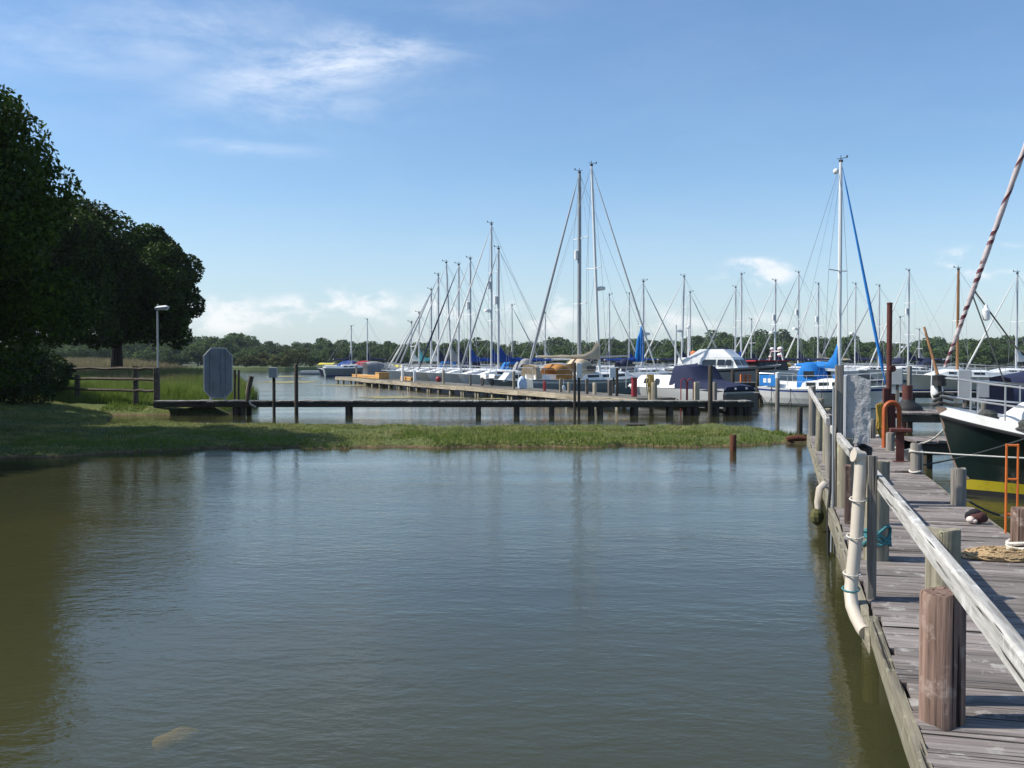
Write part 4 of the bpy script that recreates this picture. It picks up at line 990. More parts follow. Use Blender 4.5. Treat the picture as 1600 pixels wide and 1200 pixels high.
# ---- the dark green yacht close on the right
DB = Vector((6.85, 16.05, 0)); dc = Vector((.80, -.60, 0)); ang = math.atan2(-dc.y, -dc.x); LG = 10.6
mxy = DB + dc * (LG * .42)
gy = thing('sailing_yacht', 'dark green hulled yacht with yellow boot stripe moored close by the pier', 'yacht', (DB.x + dc.x * LG / 2, DB.y + dc.y * LG / 2, 0), ang)
q, sl_, hb, sz = hull_mb(LG, 3.3, .66, rake=.34, sheer=.90, ns=30, stripe=.25, cove=False, low=.09, keel=.6)
q.build('hull', [green_hull, yellow_p, black_p, green_hull], gy, smooth=True)
sl_g = sl_
deck_mb(sl_, .06, .0).build('deck', whitepaint, gy, smooth=True)
for s in (1, -1):      # white bulwark band and black rubbing strake
    q = MB(); q.loft([[(x, s * (y + .012), z + .0), (x, s * (y + .02), z + .14), (x - .01, s * max(.0, y - .05), z + .14), (x - .01, s * max(.0, y - .05), z + .0)] for x, y, z in sl_]); q.build('bulwark', white, gy)
    q = MB(); q.loft([[(x, s * (y + .012), z - .05), (x, s * (y + .04), z - .045), (x, s * (y + .04), z - .01), (x, s * (y + .012), z - .005)] for x, y, z in sl_]); q.build('rubbing_strake', black_p, gy)
zb = sz(1)
q = MB(); rings = []
for dz_, wd, fx in ((-1.0, .03, -.29), (-.6, .035, -.175), (-.25, .05, -.07), (0, .09, -.01), (.12, .12, .05)):
    x = LG / 2 + fx; rings.append([(x - .16, wd, zb + dz_), (x - .16, -wd, zb + dz_), (x + .02, -wd * .3, zb + dz_), (x + .02, wd * .3, zb + dz_)])
q.loft(rings)
q.build('stem_plate', paint('worn_steel_plate', (.26, .19, .15), .6, .3, .5, 6, .4, dirt=(.10, .05, .03)), gy)
def gr_pt(x, s, dz): y, z = side_at(sl_, x); return Vector((x, s * max(.06, y - .10), z + dz))
q = MB()
for h in (.60, .31):
    for s in (1, -1):
        q.tube([gr_pt(LG / 2 - 2.7, s, h + .10), gr_pt(LG / 2 - 1.6, s, h + .08), gr_pt(LG / 2 - .8, s, h + .04), gr_pt(LG / 2 - .25, s, h + .01), (LG / 2 + .12, 0, zb + h)], .015, 7)
for s in (1, -1):
    for x in (LG / 2 - .5, LG / 2 - 1.05, LG / 2 - 1.6, LG / 2 - 2.7): q.tube([gr_pt(x, s, .10), gr_pt(x, s, .66)], .014, 6)
q.build('pulpit', steel, gy)
q = MB()
for s in (1, -1):
    for x in (LG / 2 - 4.3, LG / 2 - 6.0, LG / 2 - 7.8): q.tube([gr_pt(x, s, .10), gr_pt(x, s, .74)], .015, 6)
    for h in (.73, .40): q.tube([gr_pt(LG / 2 - 2.7, s, h)] + [gr_pt(x, s, h) for x in (LG / 2 - 4.3, LG / 2 - 6.0, LG / 2 - 7.8)], .008, 5)
q.build('guard_rail', steel, gy)
q = MB(); xa, xb = -2.2, 2.9; rings = []
for i in range(9):
    x = xb + (xa - xb) * i / 8; bw = min(1.05, side_at(sl_, x)[0] - .42); zz = side_at(sl_, x)[1] + .04; hh = .16 + .42 * smooth(np.array(i / 5.0)).item()
    rings.append([(x, bw, zz), (x, bw * .95, zz + hh * .8), (x, bw * .8, zz + hh), (x, 0, zz + hh + .06), (x, -bw * .8, zz + hh), (x, -bw * .95, zz + hh * .8), (x, -bw, zz)])
q.loft(rings); cr = q.build('coachroof', white, gy, smooth=True)
for s in (1, -1):
    for x in (1.9, .9, -.1, -1.1):
        bw = min(1.05, side_at(sl_, x)[0] - .42); zz = side_at(sl_, x)[1]; q = MB(); q.box((x, s * (bw * .975 + .004), zz + .30), (.52, .03, .15)); q.build('window', glass, cr)
q = MB(); q.cbox((2.45, 0, side_at(sl_, 2.45)[1] + .32), (.5, .5, .10), .02); q.build('hatch', boxgrey, cr)
q = MB(); canopy(q, .4, -1.7, 2.2, 1.25, .92); q.build('spray_hood', navy_c, gy, smooth=True)
q = MB(); canopy(q, 4.35, 3.6, .9, side_at(sl_, 4)[1] + .04, .42); q.build('forehatch_cover', white, gy, smooth=True)
for x, y_ in ((4.55, .25), (3.9, .75), (4.1, -.5), (3.3, .95), (2.5, 1.1)):
    q = MB(); zz = side_at(sl_, x)[1] + .05; q.sphere((x, y_, zz + .09), (.15, .13, .10), 9, 5); q.tube([(x - .14, y_, zz + .03), (x, y_ + .15, zz + .04), (x + .16, y_, zz + .03), (x, y_ - .16, zz + .04), (x - .14, y_, zz + .05)], .03, 6); q.build('coiled_rope', rope_d, gy)
q = MB(); q.box((3.75, .55, zb + .22), (.22, .2, .22)); q.tube([(3.75, .55, zb - .2), (3.75, .55, zb + .4)], .03, 6); q.build('windlass_box', boxgrey, gy)
bowp = Vector((LG / 2 + .02, 0, zb + .50)); mt_ = Vector((LG * .10, 0, 14.6)); dr = mt_ - bowp
q = MB(); q.tube([(LG / 2 - .02, 0, zb + .1), bowp], .03, 6); q.lathe(bowp + Vector((0, 0, -.02)), [(.03, -.03), (.11, -.02), (.10, .06), (.11, .14), (.03, .16)], 12); q.build('furling_drum', rubber, gy)
q = MB(); n = 90; L_ = dr.length; ax = dr.normalized(); u1 = ax.orthogonal().normalized(); u2 = ax.cross(u1)
rings = []
for i in range(n + 1):
    f_ = .02 + .96 * i / n; r_ = .031 * (.45 + .55 * min(1, f_ / .14)) * (1 - .45 * f_) + .012
    if .01 < f_ < .98: r_ *= 1 + .10 * math.sin(f_ * 130)
    rings.append([bowp + dr * f_ + (u1 * math.cos(2 * math.pi * j / 10) + u2 * math.sin(2 * math.pi * j / 10)) * r_ for j in range(10)])
q.loft(rings); fs = q.build('furled_headsail', paleroll, gy, smooth=True)
q = MB(); vs = []; ff = []          # the maroon sacrificial strip winding round the roll
for i in range(801):
    f_ = .02 + .955 * i / 800; r_ = .031 * (.45 + .55 * min(1, f_ / .14)) * (1 - .45 * f_) + .0125; r_ *= 1.04
    turns = f_ * 90 if f_ < .18 else (.18 * 90 + (f_ - .18) * 24); th = turns * 2 * math.pi; wz = .0055 if f_ < .18 else .009
    for k in (0, .5, 1): vs.append(bowp + dr * (f_ + k * wz) + (u1 * math.cos(th + k * .3) + u2 * math.sin(th + k * .3)) * r_)
for i in range(800): a = 3 * i; ff += [(a, a + 1, a + 4, a + 3), (a + 1, a + 2, a + 5, a + 4)]
q._add(vs, ff); q.build('maroon_strip', pink_c, fs, smooth=True)
q = MB(); q.tube([(LG * .10, 0, 1.2), mt_], [.11, .08], 10); q.build('mast', alu, gy, smooth=True)
q = MB(); q.tube([mt_, (-LG / 2 + .1, 0, 1.3)], .008, 4)
for s in (1, -1): q.tube([mt_, (LG * .03, s * 1.1, 7.6), (LG * .02, s * 1.5, 1.1)], .008, 4)
q.build('rigging', wire, gy)
q = MB(); pts = [bowp + dr * .115, bowp + dr * .10 + Vector((-.7, .0, -.75)), gr_pt(LG / 2 - 2.7, 1, .72)]
q.tube(pts, .013, 5); q.tube([bowp + dr * .11, bowp + dr * .03 + Vector((-.9, .4, -.35)), gr_pt(LG / 2 - 1.6, 1, .74)], .012, 5); q.build('halyard_line', rope_d, gy)
lp = bowp + dr * .085 + Vector((-.32, .02, .0)); q = MB(); q.lathe(lp, [(.02, -.11), (.055, -.09), (.06, .05), (.035, .08), (.02, .14)], 10); q.tube([lp + Vector((0, 0, .2)), bowp + dr * .115], .008, 5); q.build('anchor_lamp', whitepaint, gy, smooth=True)
q = MB(); q.sphere((LG / 2 + .08, -.10, zb + .36), (.10, .10, .17), 12, 8); q.build('bow_fender', whitepaint, gy, smooth=True)
q = MB(); 
for k in range(3): q.tube([(LG / 2 - .22, .10, zb + .16 + k * .08), (LG / 2 - .05, .12, zb + .20 + k * .08), (LG / 2 + .10, .0, zb + .14 + k * .07)], .022, 6)
q.build('anchor', rubber, gy)

c0 = dep(1552, 600, 22.5); small_cruiser('white cruiser with navy hood lying behind the green yacht at the right edge', (c0.x + 2.9, 22.5), R(-8), 6.2, white, navy_c)

# ================================================================== THE NEAR PIER
VA = math.atan((1222 - 800) / F); ps, pc = math.sin(VA), math.cos(VA)
def PW(w_, t_, z=0.0): return Vector((t_ * ps + w_ * pc, t_ * pc - w_ * ps, z))
PR = -VA                                  # rotation taking local x (across) , y (along) into the place
pier = thing('boardwalk_pier', 'weathered timber boardwalk pier running away on the right', 'pier', (0, 0, ZD), PR)
rr = random.Random(3)
near_m = plank_meshes('plank', 1.44, .181, .06, plank_w, 7, 11); far_m = plank_meshes('plank', 1.34, .181, .06, plank_w, 6, 12)
T0, T1, TS = -2.5, 22.2, 11.75
t_ = T0; i = 0
while t_ < T1:
    nr_ = t_ < TS; L = 1.44 if nr_ else 1.34
    o = link('plank', rr.choice(near_m if nr_ else far_m), pier, None, ((.585 if t_ < 6.7 else .562) + L / 2 + rr.uniform(-.014, .014), t_, rr.uniform(-.009, .006)), rr.uniform(-.009, .009) + (math.pi if rr.random() < .5 else 0))
    o.rotation_euler.y = rr.uniform(-.006, .006); o.rotation_euler.x = rr.uniform(-.05, .05)
    t_ += .2135 + rr.uniform(-.006, .006); i += 1
for x in (.66, 1.25, 1.80):
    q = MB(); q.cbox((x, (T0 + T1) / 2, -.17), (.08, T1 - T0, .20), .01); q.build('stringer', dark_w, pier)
# left edge boards: the first one ends in a splintered point
def along_board(name, x, y0, y1, z, h, th, mat, jag=0.0, seg=10, seed=0, label=None):
    q = MB(); r2 = random.Random(seed); rings = []; n = max(3, int((y1 - y0) / 1.0))
    for i in range(n + 1):
        f_ = i / n; j1 = r2.uniform(-.008, .008); j2 = r2.uniform(-.006, .006); hh = h * (1 + r2.uniform(-.05, .05))
        rings.append([Vector((y0 + (y1 - y0) * f_, a * th / 2 + j1, z + b_ * hh / 2 + j2)) for a, b_ in ((-1, -1), (1, -1), (1, 1), (-1, 1))])
    if jag:
        r0 = rings[0]; tip = Vector((y0 - jag, 0, z - h * .40)); rings.insert(0, [tip + (p - Vector((y0, 0, z))) * .08 for p in r0])
    q.loft(rings); o = q.build(name, mat, pier, label); o.location = (x, 0, 0); o.rotation_euler = (0, 0, R(90)); return o
along_board('edge_board', .520, 6.85, 11.6, -.105, .18, .05, fascia_w, .50, seed=1, label='edge board ending in a splintered point')
along_board('edge_board', .537, 11.62, 16.8, -.10, .17, .05, fascia_w, seed=2)
along_board('edge_board', .537, 16.82, 22.1, -.10, .17, .05, fascia_w, seed=3)
along_board('edge_board', .562, T0, 6.60, -.075, .14, .045, fascia_w, seed=4)
along_board('edge_board', 2.025, T0, TS - .1, -.11, .16, .05, fascia_w, seed=5)
along_board('edge_board', 1.93, TS, 22.1, -.11, .16, .05, fascia_w, seed=6)
# support piles under the deck
t_ = 1.0
while t_ < 21.5:
    for x in (.75, 1.75): 
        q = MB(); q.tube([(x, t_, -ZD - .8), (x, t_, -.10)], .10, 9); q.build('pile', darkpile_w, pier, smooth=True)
    t_ += 3.1
# handrail posts and rails (part of the pier)
def post(parent, x, y, z0, z1, r, mat, name='rail_post', n=14, lean=(0, 0), top=.5, seed=0):
    r2 = random.Random(seed); q = MB(); rings = []
    zs = [z0, z0 + (z1 - z0) * .35, z0 + (z1 - z0) * .7, z1 - .012, z1]
    ph = [r2.uniform(-.03, .03) for _ in range(n)]
    for k, z in enumerate(zs):
        f_ = (z - z0) / (z1 - z0); rk = r * (1 if k < 4 else .94)
        rings.append([(x + lean[0] * f_ + rk * (1 + ph[j] + .012 * math.sin(k * 2 + j)) * math.cos(2 * math.pi * j / n), y + lean[1] * f_ + rk * (1 + ph[j]) * math.sin(2 * math.pi * j / n), z + (.008 * math.sin(j * 1.1 + seed) if k == 4 else 0)) for j in range(n)])
    q.loft(rings); return q.build(name, mat, parent, smooth=True)
post(pier, .735, 5.05, -ZD - .6, .80, .078, pile_w, seed=1)
post(pier, .735, 8.5, -ZD - .6, .78, .098, pile_w, seed=2)
post(pier, .66, 11.4, -ZD - .6, .74, .085, pile_w, seed=3)
post(pier, .63, 13.9, -.1, .86, .062, grey_w, seed=4, lean=(-.03, 0)); post(pier, .66, 15.9, -.1, .84, .062, pile_w, seed=5); post(pier, .62, 18.2, -.1, .9, .062, pile_w, seed=6, lean=(.03, 0)); post(pier, .61, 21.8, -.3, 1.02, .07, grey_w, seed=7)
q = MB(); q.cbox((.62, 10.2, .26), (.055, .14, .62), .008); q.build('rail_post', redpile_w, pier, 'short brown board post')
def rail(y0, y1, z0, z1, x0, x1, h=.094, th=.052, seed=0):
    q = MB(); r2 = random.Random(seed); n = 10; rings = []
    for i in range(n + 1):
        f_ = i / n; y = y0 + (y1 - y0) * f_; x = x0 + (x1 - x0) * f_ + r2.uniform(-.003, .003); z = z0 + (z1 - z0) * f_ + r2.uniform(-.003, .003); ch = .010
        rings.append([(y, -(x + a), z + b_) for a, b_ in ((-th / 2 + ch, -h / 2), (th / 2 - ch, -h / 2), (th / 2, -h / 2 + ch), (th / 2, h / 2 - ch), (th / 2 - ch, h / 2), (-th / 2 + ch, h / 2), (-th / 2, h / 2 - ch), (-th / 2, -h / 2 + ch))])
    q.loft(rings); o = q.build('hand_rail', rail_w, pier); o.rotation_euler = (0, 0, R(90)); return o
rail(-2.5, 9.45, .765, .76, .645, .645, seed=1); rail(9.50, 12.7, .75, .75, .61, .59, seed=2); rail(13.3, 22.0, .80, .95, .57, .55, h=.09, seed=3)

# ---- mooring posts standing on the pier
def deck_at(px, py): return on(px, py, ZD)
def mooring(label, px, py, top_py, r, mat, group=None, extra=None, z0=-1.2, seed=0):
    p = deck_at(px, py); p.y += r * .9; h = EYE + (560 - top_py) / F * p.y - ZD + .0
    root = thing('mooring_post', label, 'post', (p.x, p.y, ZD), 0, group); post(root, 0, 0, z0, h, r, mat, 'shaft', 18, seed=seed); return root, p, h
GM = 'mooring posts along the pier'
mooring('thick reddish bare post nearest the camera beneath the rail', 1484, 1135, 926, .094, redpile_w, GM, seed=11)
mooring('reddish post with pale rope turns round its foot at the right edge', 1604, 872, 795, .085, redpile_w, GM, seed=12)
mooring('grey post standing between the maroon bundle and the green hull', 1502, 790, 732, .080, grey_w, GM, seed=13)
mooring('grey post with two pale rope turns tied to the green yacht', 1434, 740, 693, .075, grey_w, GM, seed=14)
mooring('short grey post directly behind the rust red capped stand', 1393, 705, 676, .070, grey_w, GM, seed=15)
mooring('short grey post left of the yellow rope', 1364, 685, 655, .072, grey_w, GM, seed=16)
def rope_ring(label, c, r, zs, rad, mat, name='rope_turns', wob=.01, cat='rope'):
    q = MB(); root = None; pts = []; n = 16
    for k, z in enumerate(zs):
        for j in range(n): a = 2 * math.pi * j / n; pts.append((r * math.cos(a) * (1 + wob * math.sin(3 * a + k)), r * math.sin(a), z + wob * math.sin(2 * a + k * 1.7)))
    q.tube(pts, rad, 6); o = q.build(name, mat, None, label, smooth=True); o.location = c; tag(o, label, cat); return o
p = deck_at(1434, 740); p.y += .07; rope_ring('two pale rope turns round the post tied to the green yacht', (p.x, p.y, ZD), .084, (.30, .31, .025), .012, rope_w)
p = deck_at(1604, 872); p.y += .08; rope_ring('stack of pale rope turns at the foot of the right edge post', (p.x, p.y, ZD), .105, (.02, .05, .08, .11), .017, rope_w)
p = PW(.735, 8.5, ZD); ot = rope_ring('turquoise rope lashed round the thick rail post near its foot', (p.x, p.y, ZD), .106, (.20, .17, .22, .15, .18), .012, rope_t, wob=.05)
rope_ring('pale rope turn at the foot of the short grey post behind the red stand', (*deck_at(1395, 702).xy, ZD), .085, (.015, .03), .012, rope_w)
rope_ring('pale rope turn at the foot of the short grey post by the yellow rope', (*deck_at(1366, 683).xy, ZD), .09, (.015, .03), .012, rope_w)

# ---- tall grey post with the wrapped box
p = PW(.60, 11.45, ZD); bx = thing('cable_post', 'tall grey post at the pier edge with cables down its left side', 'post', p, PR)
q = MB(); q.cbox((0, 0, .50), (2.05, .10, .09), .012, Matrix.Rotation(R(-90), 3, 'Y')); q.build('shaft', grey_w, bx)
q = MB(); q.tube([(-.075, -.03, .55), (-.085, -.04, .2), (-.11, -.05, -.1), (-.10, -.05, -.62)], .018, 6); q.build('black_cable', rubber, bx)
q = MB(); q.tube([(-.062, -.07, 1.3), (-.062, -.07, .1), (-.075, -.08, -.5)], .012, 6); q.build('conduit', boxgrey, bx)
p = PW(.80, 11.8, ZD); wb_ = thing('wrapped_cabinet', 'grey wrinkled cabinet on the rail beside the tall grey post', 'cabinet', p, PR)
q = MB(); nx, nz = 12, 20; r2 = random.Random(4)
def wr(i, k): return mnoise.noise(Vector((i * .55, k * .55, 3.3))) * .012 + mnoise.noise(Vector((i * 1.6, k * 1.6, 9))) * .006
x0, x1, z0, z1 = -.105, .145, .66, 1.42
front = [[Vector((x0 + (x1 - x0) * i / nx, -.09 + wr(i, k), z0 + (z1 - z0 - .10 * max(0, i / nx - .35)) * k / nz)) for i in range(nx + 1)] for k in range(nz + 1)]
vs = [v for row in front for v in row]; fs_ = []
for k in range(nz):
    for i in range(nx): a = k * (nx + 1) + i; fs_.append((a, a + 1, a + nx + 2, a + nx + 1))
q._add(vs, fs_); q.loft([[(x0, -.085, z0), (x1, -.085, z0), (x1, .09, z0), (x0, .09, z0)], [(x0, -.085, z1), (x1, -.085, z1 - .065), (x1, .09, z1 - .065), (x0, .09, z1)]])
q.build('sheeting', wrap, wb_, smooth=True)
q = MB(); q.cbox((x0 - .02, 0, (z0 + z1) / 2), (.74, .22, .03), .004, Matrix.Rotation(R(-90), 3, 'Y')); q.build('lit_edge_board', whitepaint, wb_)  # white board painted in for the sunlit left edge of the cabinet
q = MB(); q.tube([(x0 + .06, .06, .0), (x0 + .06, .06, .66)], .03, 8); q.build('stand_leg', grey_w, wb_)
q = MB(); q.lathe((x1 - .06, .1, .52), [(.02, -.1), (.09, -.08), (.10, .08), (.02, .12)], 12); q.build('black_drum', rubber, wb_)

# ---- white pipe tied to the rail post
p = PW(.452, 7.0, ZD); pp = thing('drain_pipe', 'white plastic pipe tied upright to a batten and bent under the pier edge', 'pipe', p, PR)
ptop = Vector((.068, .12, .92)); q = MB()
pts = [ptop, Vector((.036, .04, .45)), Vector((.005, -.02, .16)), Vector((-.006, -.05, .06)), Vector((.0, -.12, -.02)), Vector((.022, -.22, -.07)), Vector((.05, -.33, -.11)), Vector((.065, -.38, -.12))]
q.tube(pts, .043, 14); q.build('pipe', pvc, pp, smooth=True)
q = MB(); q.tube([ptop + Vector((.02, .02, -.06)), ptop + Vector((-.01, 0, .02)), ptop + Vector((-.055, -.02, .030))], [.046, .049, .045], 12); q.build('elbow', pvc, pp, smooth=True)
q = MB(); q.cbox((.135, .09, .45), (1.0, .05, .06), .006, Matrix.Rotation(R(-90), 3, 'Y')); q.build('batten', grey_w, pp)
for z in (.66, .42, .18, .08):
    f_ = (z - .06) / .86; c = pts[3] + (ptop - pts[3]) * max(0, f_); q = MB(); q.tube([(c.x + .055 * math.cos(a), c.y + .055 * math.sin(a), z + .01 * math.sin(a)) for a in [2 * math.pi * k / 12 for k in range(13)]], .006, 5); q.build('tie', rope_w if z > .1 else rope_t, pp)
q = MB()
for k in range(9):
    f_ = k / 8; c = Vector((-.052, -.085 - .05 * k, -.12 - .017 * k)); 
    q.tube([(c.x + .047 * math.cos(a), c.y, c.z + .047 * math.sin(a)) for a in [2 * math.pi * j / 10 for j in range(11)]], .004, 4)
# a short hanging white hose further along
p = PW(.50, 13.0, ZD); hs = thing('hanging_hose', 'short white hose hanging over the pier edge with a mossy end', 'hose', p, PR)
q = MB(); q.tube([(.02, .1, .03), (-.04, 0, -.02), (-.06, -.02, -.18), (-.05, -.02, -.28)], .045, 9); q.build('hose', pvc, hs, smooth=True)
q = MB(); q.sphere((-.07, -.03, -.36), (.085, .085, .11), 9, 6); q.build('mossy_end', moss, hs)

# ---- bundle, rope pile, ladders
p = deck_at(1529, 819); bd = thing('cloth_bundle', 'small rounded maroon and black bundle with a pale end lying on the planks', 'bundle', (p.x, p.y + .06, ZD + .004), .1)
q = MB(); q.sphere((.025, 0, .055), (.085, .075, .058), 14, 8); q.sphere((.075, .0, .04), (.045, .05, .04), 10, 6); q.build('body', maroon_cl, bd, smooth=True)
q = MB(); q.sphere((.0, .015, .100), (.062, .055, .034), 12, 7); q.sphere((-.04, .04, .06), (.05, .04, .05), 9, 5); q.build('dark_top', black_cl, bd, smooth=True)
q = MB(); q.sphere((-.062, -.018, .034), (.042, .045, .034), 10, 6); q.sphere((-.04, -.045, .022), (.03, .03, .022), 8, 5); q.build('pale_end', pale_cl, bd, smooth=True)
p = deck_at(1580, 873); rp = MB(); r2 = random.Random(8); pts = []
for k in range(420):
    a = k * .42 + r2.uniform(-.1, .1); rad = .09 + .12 * abs(math.sin(k * .071)) + .03 * math.sin(k * .9); pts.append((rad * math.cos(a) * 1.35 + .03 * math.sin(k * .05), rad * math.sin(a) * .9, max(.012, .075 * (1 - rad / .24)) + .018 * math.sin(k * 1.3) + .012))
rp.tube(pts, .010, 5); rp.tube([(-.20, .02, .03), (-.28, .06, .016), (-.36, .05, .012), (-.44, .09, .012)], .008, 6)
o = rp.build('rope_heap', rope_s, None, smooth=True); o.location = (p.x - .04, p.y + .05, ZD + .003); tag(o, 'loose sandy rope heap beside the rope-wrapped post', 'rope')
def ladder(label, px, py_base, top_py, wpx, mat, zlow, rungs, D=None, loop=False, r=.018):
    c = deck_at(px, py_base) if D is None else dep(px, 600, D); D_ = c.y; top = EYE + (560 - top_py) / F * D_ - ZD; hw = wpx / F * D_ / 2
    root = thing('ladder', label, 'ladder', (c.x, c.y, ZD), 0); q = MB()
    return root, top, hw, D_
root, top, hw, D_ = ladder('bright orange flat-bar ladder standing at the pier edge by the rope heap', 1583, 838, 694, 16, bright_or, -.9, 4, D=9.15)
for s in (-1, 1):
    q = MB(); q.cbox((s * hw, 0, (top - .9) / 2), (top + .9, .055, .016), .003, Matrix.Rotation(R(-90), 3, 'Y') @ Matrix.Identity(3)); q.build('stile', bright_or, root)
for z in (top - .012, top - .32, top - .64, top - .96):
    q = MB(); q.cbox((0, 0, z), (hw * 2 - .018, .055, .018), .003); q.build('rung', bright_or, root)
root.rotation_euler = (0, 0, -.35)
# orange hooped ladder
c = deck_at(1398, 700); D_ = c.y + .15; hw = 11.5 / F * D_; top = EYE + (560 - 629) / F * D_ - ZD
root = thing('ladder', 'orange hoop-topped ladder rising beside the yellow rope', 'ladder', (c.x, D_, ZD), 0)
q = MB(); pts = [(-hw, 0, -.9), (-hw, 0, top - hw)] + [(-hw * math.cos(a), 0, top - hw + hw * math.sin(a)) for a in [math.pi * k / 10 for k in range(1, 10)]] + [(hw, 0, top - hw), (hw, 0, -.9)]
q.tube(pts, .044, 9); q.build('hoop', rust_or, root, smooth=True)
for z in (.12, -.2, -.5): 
    q = MB(); q.tube([(-hw, 0, z), (hw, 0, z)], .02, 6); q.build('rung', rust_or, root)
# rust red capped stand
c = deck_at(1408, 722); root = thing('capped_stand', 'rust red steel stand with a flat cap on the pier', 'bollard', (c.x, c.y + .05, ZD), -.2)
hh = EYE + (560 - 676) / F * c.y - ZD
q = MB(); q.box((0, -.035, hh / 2), (.11, .012, hh)); q.box((0, .035, hh / 2), (.11, .012, hh)); q.box((0, 0, hh / 2), (.014, .058, hh)); q.build('upright', rust_red, root)
q = MB(); q.cbox((0, 0, hh + .032), (.30, .20, .06), .01); q.build('cap', rust_red, root)
q = MB(); q.box((0, 0, .006), (.2, .2, .012)); q.build('foot_plate', rust_red, root)
# rust red tall pile with its guide plate
c = on(1389, 672, ZD); D_ = c.y + .4; root = thing('steel_pile', 'tall rust red steel pile with a bolted guide plate', 'pile', (dep(1389, 600, D_).x, D_, 0), 0)
top = EYE + (560 - 474) / F * D_
q = MB(); q.tube([(0, 0, -.9), (0, 0, top)], .060, 14); q.lathe((0, 0, top), [(.062, -.03), (.066, -.02), (.066, .01), (.02, .02)], 14); q.build('shaft', rust_red, root, smooth=True)
q = MB(); q.cbox((-.10, -.06, 1.02), (.10, .10, .92), .01); q.cbox((.02, .04, .85), (.26, .10, 1.0), .01); q.build('guide_plate', rust_red, root)
q = MB(); q.tube([(.05, -.10, EYE - 16 / F * D_), (.05, .12, EYE - 16 / F * D_)], .075, 12); q.build('roller', rust_red, root, smooth=True)
# hanging yellow rope
c = dep(1376, 640, D_ - .35); q = MB(); r2 = random.Random(2)
for k in range(5):
    x = -.09 + .045 * k; lz = -.66 + .1 * (k % 2) - .05 * r2.random()
    q.tube([(x, 0, .16 - .02 * abs(k - 2)), (x + .03, .02, -.2), (x - .02, -.02, lz * .7), (x + .025, .02, lz), (x + .055, .0, lz * .6), (x + .035, .02, .12)], .022, 6)
o = q.build('rope_hank', rope_y, None, smooth=True); o.location = (c.x, c.y, c.z + .0); tag(o, 'yellow rope hank hanging beside the tall rust red pile', 'rope')

# ---- finger jetties to the right of the pier's end
def finger(label, a, bb, wdt, z=ZD, seed=0):
    a = Vector((*a, 0)); bb = Vector((*bb, 0)); d = bb - a; L = d.length; an = math.atan2(d.y, d.x)
    root = thing('finger_jetty', label, 'jetty', (a.x, a.y, z), an); ms = plank_meshes('plank', wdt, .19, .05, plank_w, 4, seed)
    for i in range(int(L / .21)):
        link('plank', ms[i % 4], root, None, (.1 + i * .21, 0, random.uniform(-.006, .006)), R(90))
    for s in (-1, 1):
        q = MB(); q.cbox((L / 2, s * (wdt / 2 - .06), -.17), (L, .10, .22), .012); q.build('side_beam', dark_w, root)
    n = max(2, int(L / 2.4))
    for i in range(n):
        for s in (-1, 1): leg(root, .3 + i * (L - .6) / (n - 1), s * (wdt / 2 - .18), -z - .7, -.08, .09, darkpile_w)
    return root
a = on(1414, 685, ZD); finger('short grey finger jetty leading from the pier to the green bow', (a.x, a.y), (a.x + 3.6, a.y - .15), 1.2, seed=31)
a = on(1392, 642, ZD); finger('grey finger jetty behind the rust red piles', (a.x, a.y), (a.x + 6.5, a.y - .8), 2.3, seed=32)
# red pile with black rubber collar
c = on(1418, 641, ZD); D_ = c.y; root = thing('steel_pile', 'short rust red pile in a black rubber cone on the finger jetty', 'pile', (dep(1418, 600, D_).x, D_, 0), 0)
top = EYE - 42 / F * D_
q = MB(); q.tube([(0, 0, -.9), (0, 0, top)], .155, 14); q.build('shaft', rust_red, root, smooth=True)
q = MB(); q.lathe((0, 0, ZD), [(.45, 0.0), (.45, .06), (.40, .16), (.20, .27), (.17, .32), (.16, .33)], 18); q.build('rubber_cone', rubber, root, smooth=True)
# service boxes on posts
def service_box(label, px, top_py, bot_py, D, wpx, base=0.0, two=True):
    c = dep(px, 600, D); z1 = EYE + (560 - top_py) / F * D; z0 = EYE + (560 - bot_py) / F * D; wd = wpx / F * D
    root = thing('service_box', label, 'service box', (c.x, D, base), R(-28)); q = MB(); q.cbox((0, 0, (z0 + z1) / 2 - base), (wd, wd * .8, z1 - z0), .01); q.build('cabinet', boxgrey, root)
    q = MB(); q.box((-wd / 2 - .012, 0, (z0 + z1) / 2 - base), (.02, wd * .8, z1 - z0)); q.build('white_side', whitepaint, root)
    q = MB(); q.tube([(0, 0, -.3), (0, 0, z0 - base)], .05, 7); q.build('post', grey_w, root); return root
service_box('white and grey service box right of the tall rust red pile', 1402, 576, 601, 34, 15, ZD)
service_box('tall white and grey service box behind the bow pulpit', 1508, 578, 621, 24, 17, ZD)
service_box('shorter white and grey service box behind the bow rail', 1537, 594, 621, 22.5, 16, ZD)
a = on(1540, 628, ZD); finger('grey finger jetty hidden behind the bow of the green yacht', (on(1500, 636, ZD).x, 23.2), (on(1500, 636, ZD).x + 5, 22.8), 1.2, seed=33)

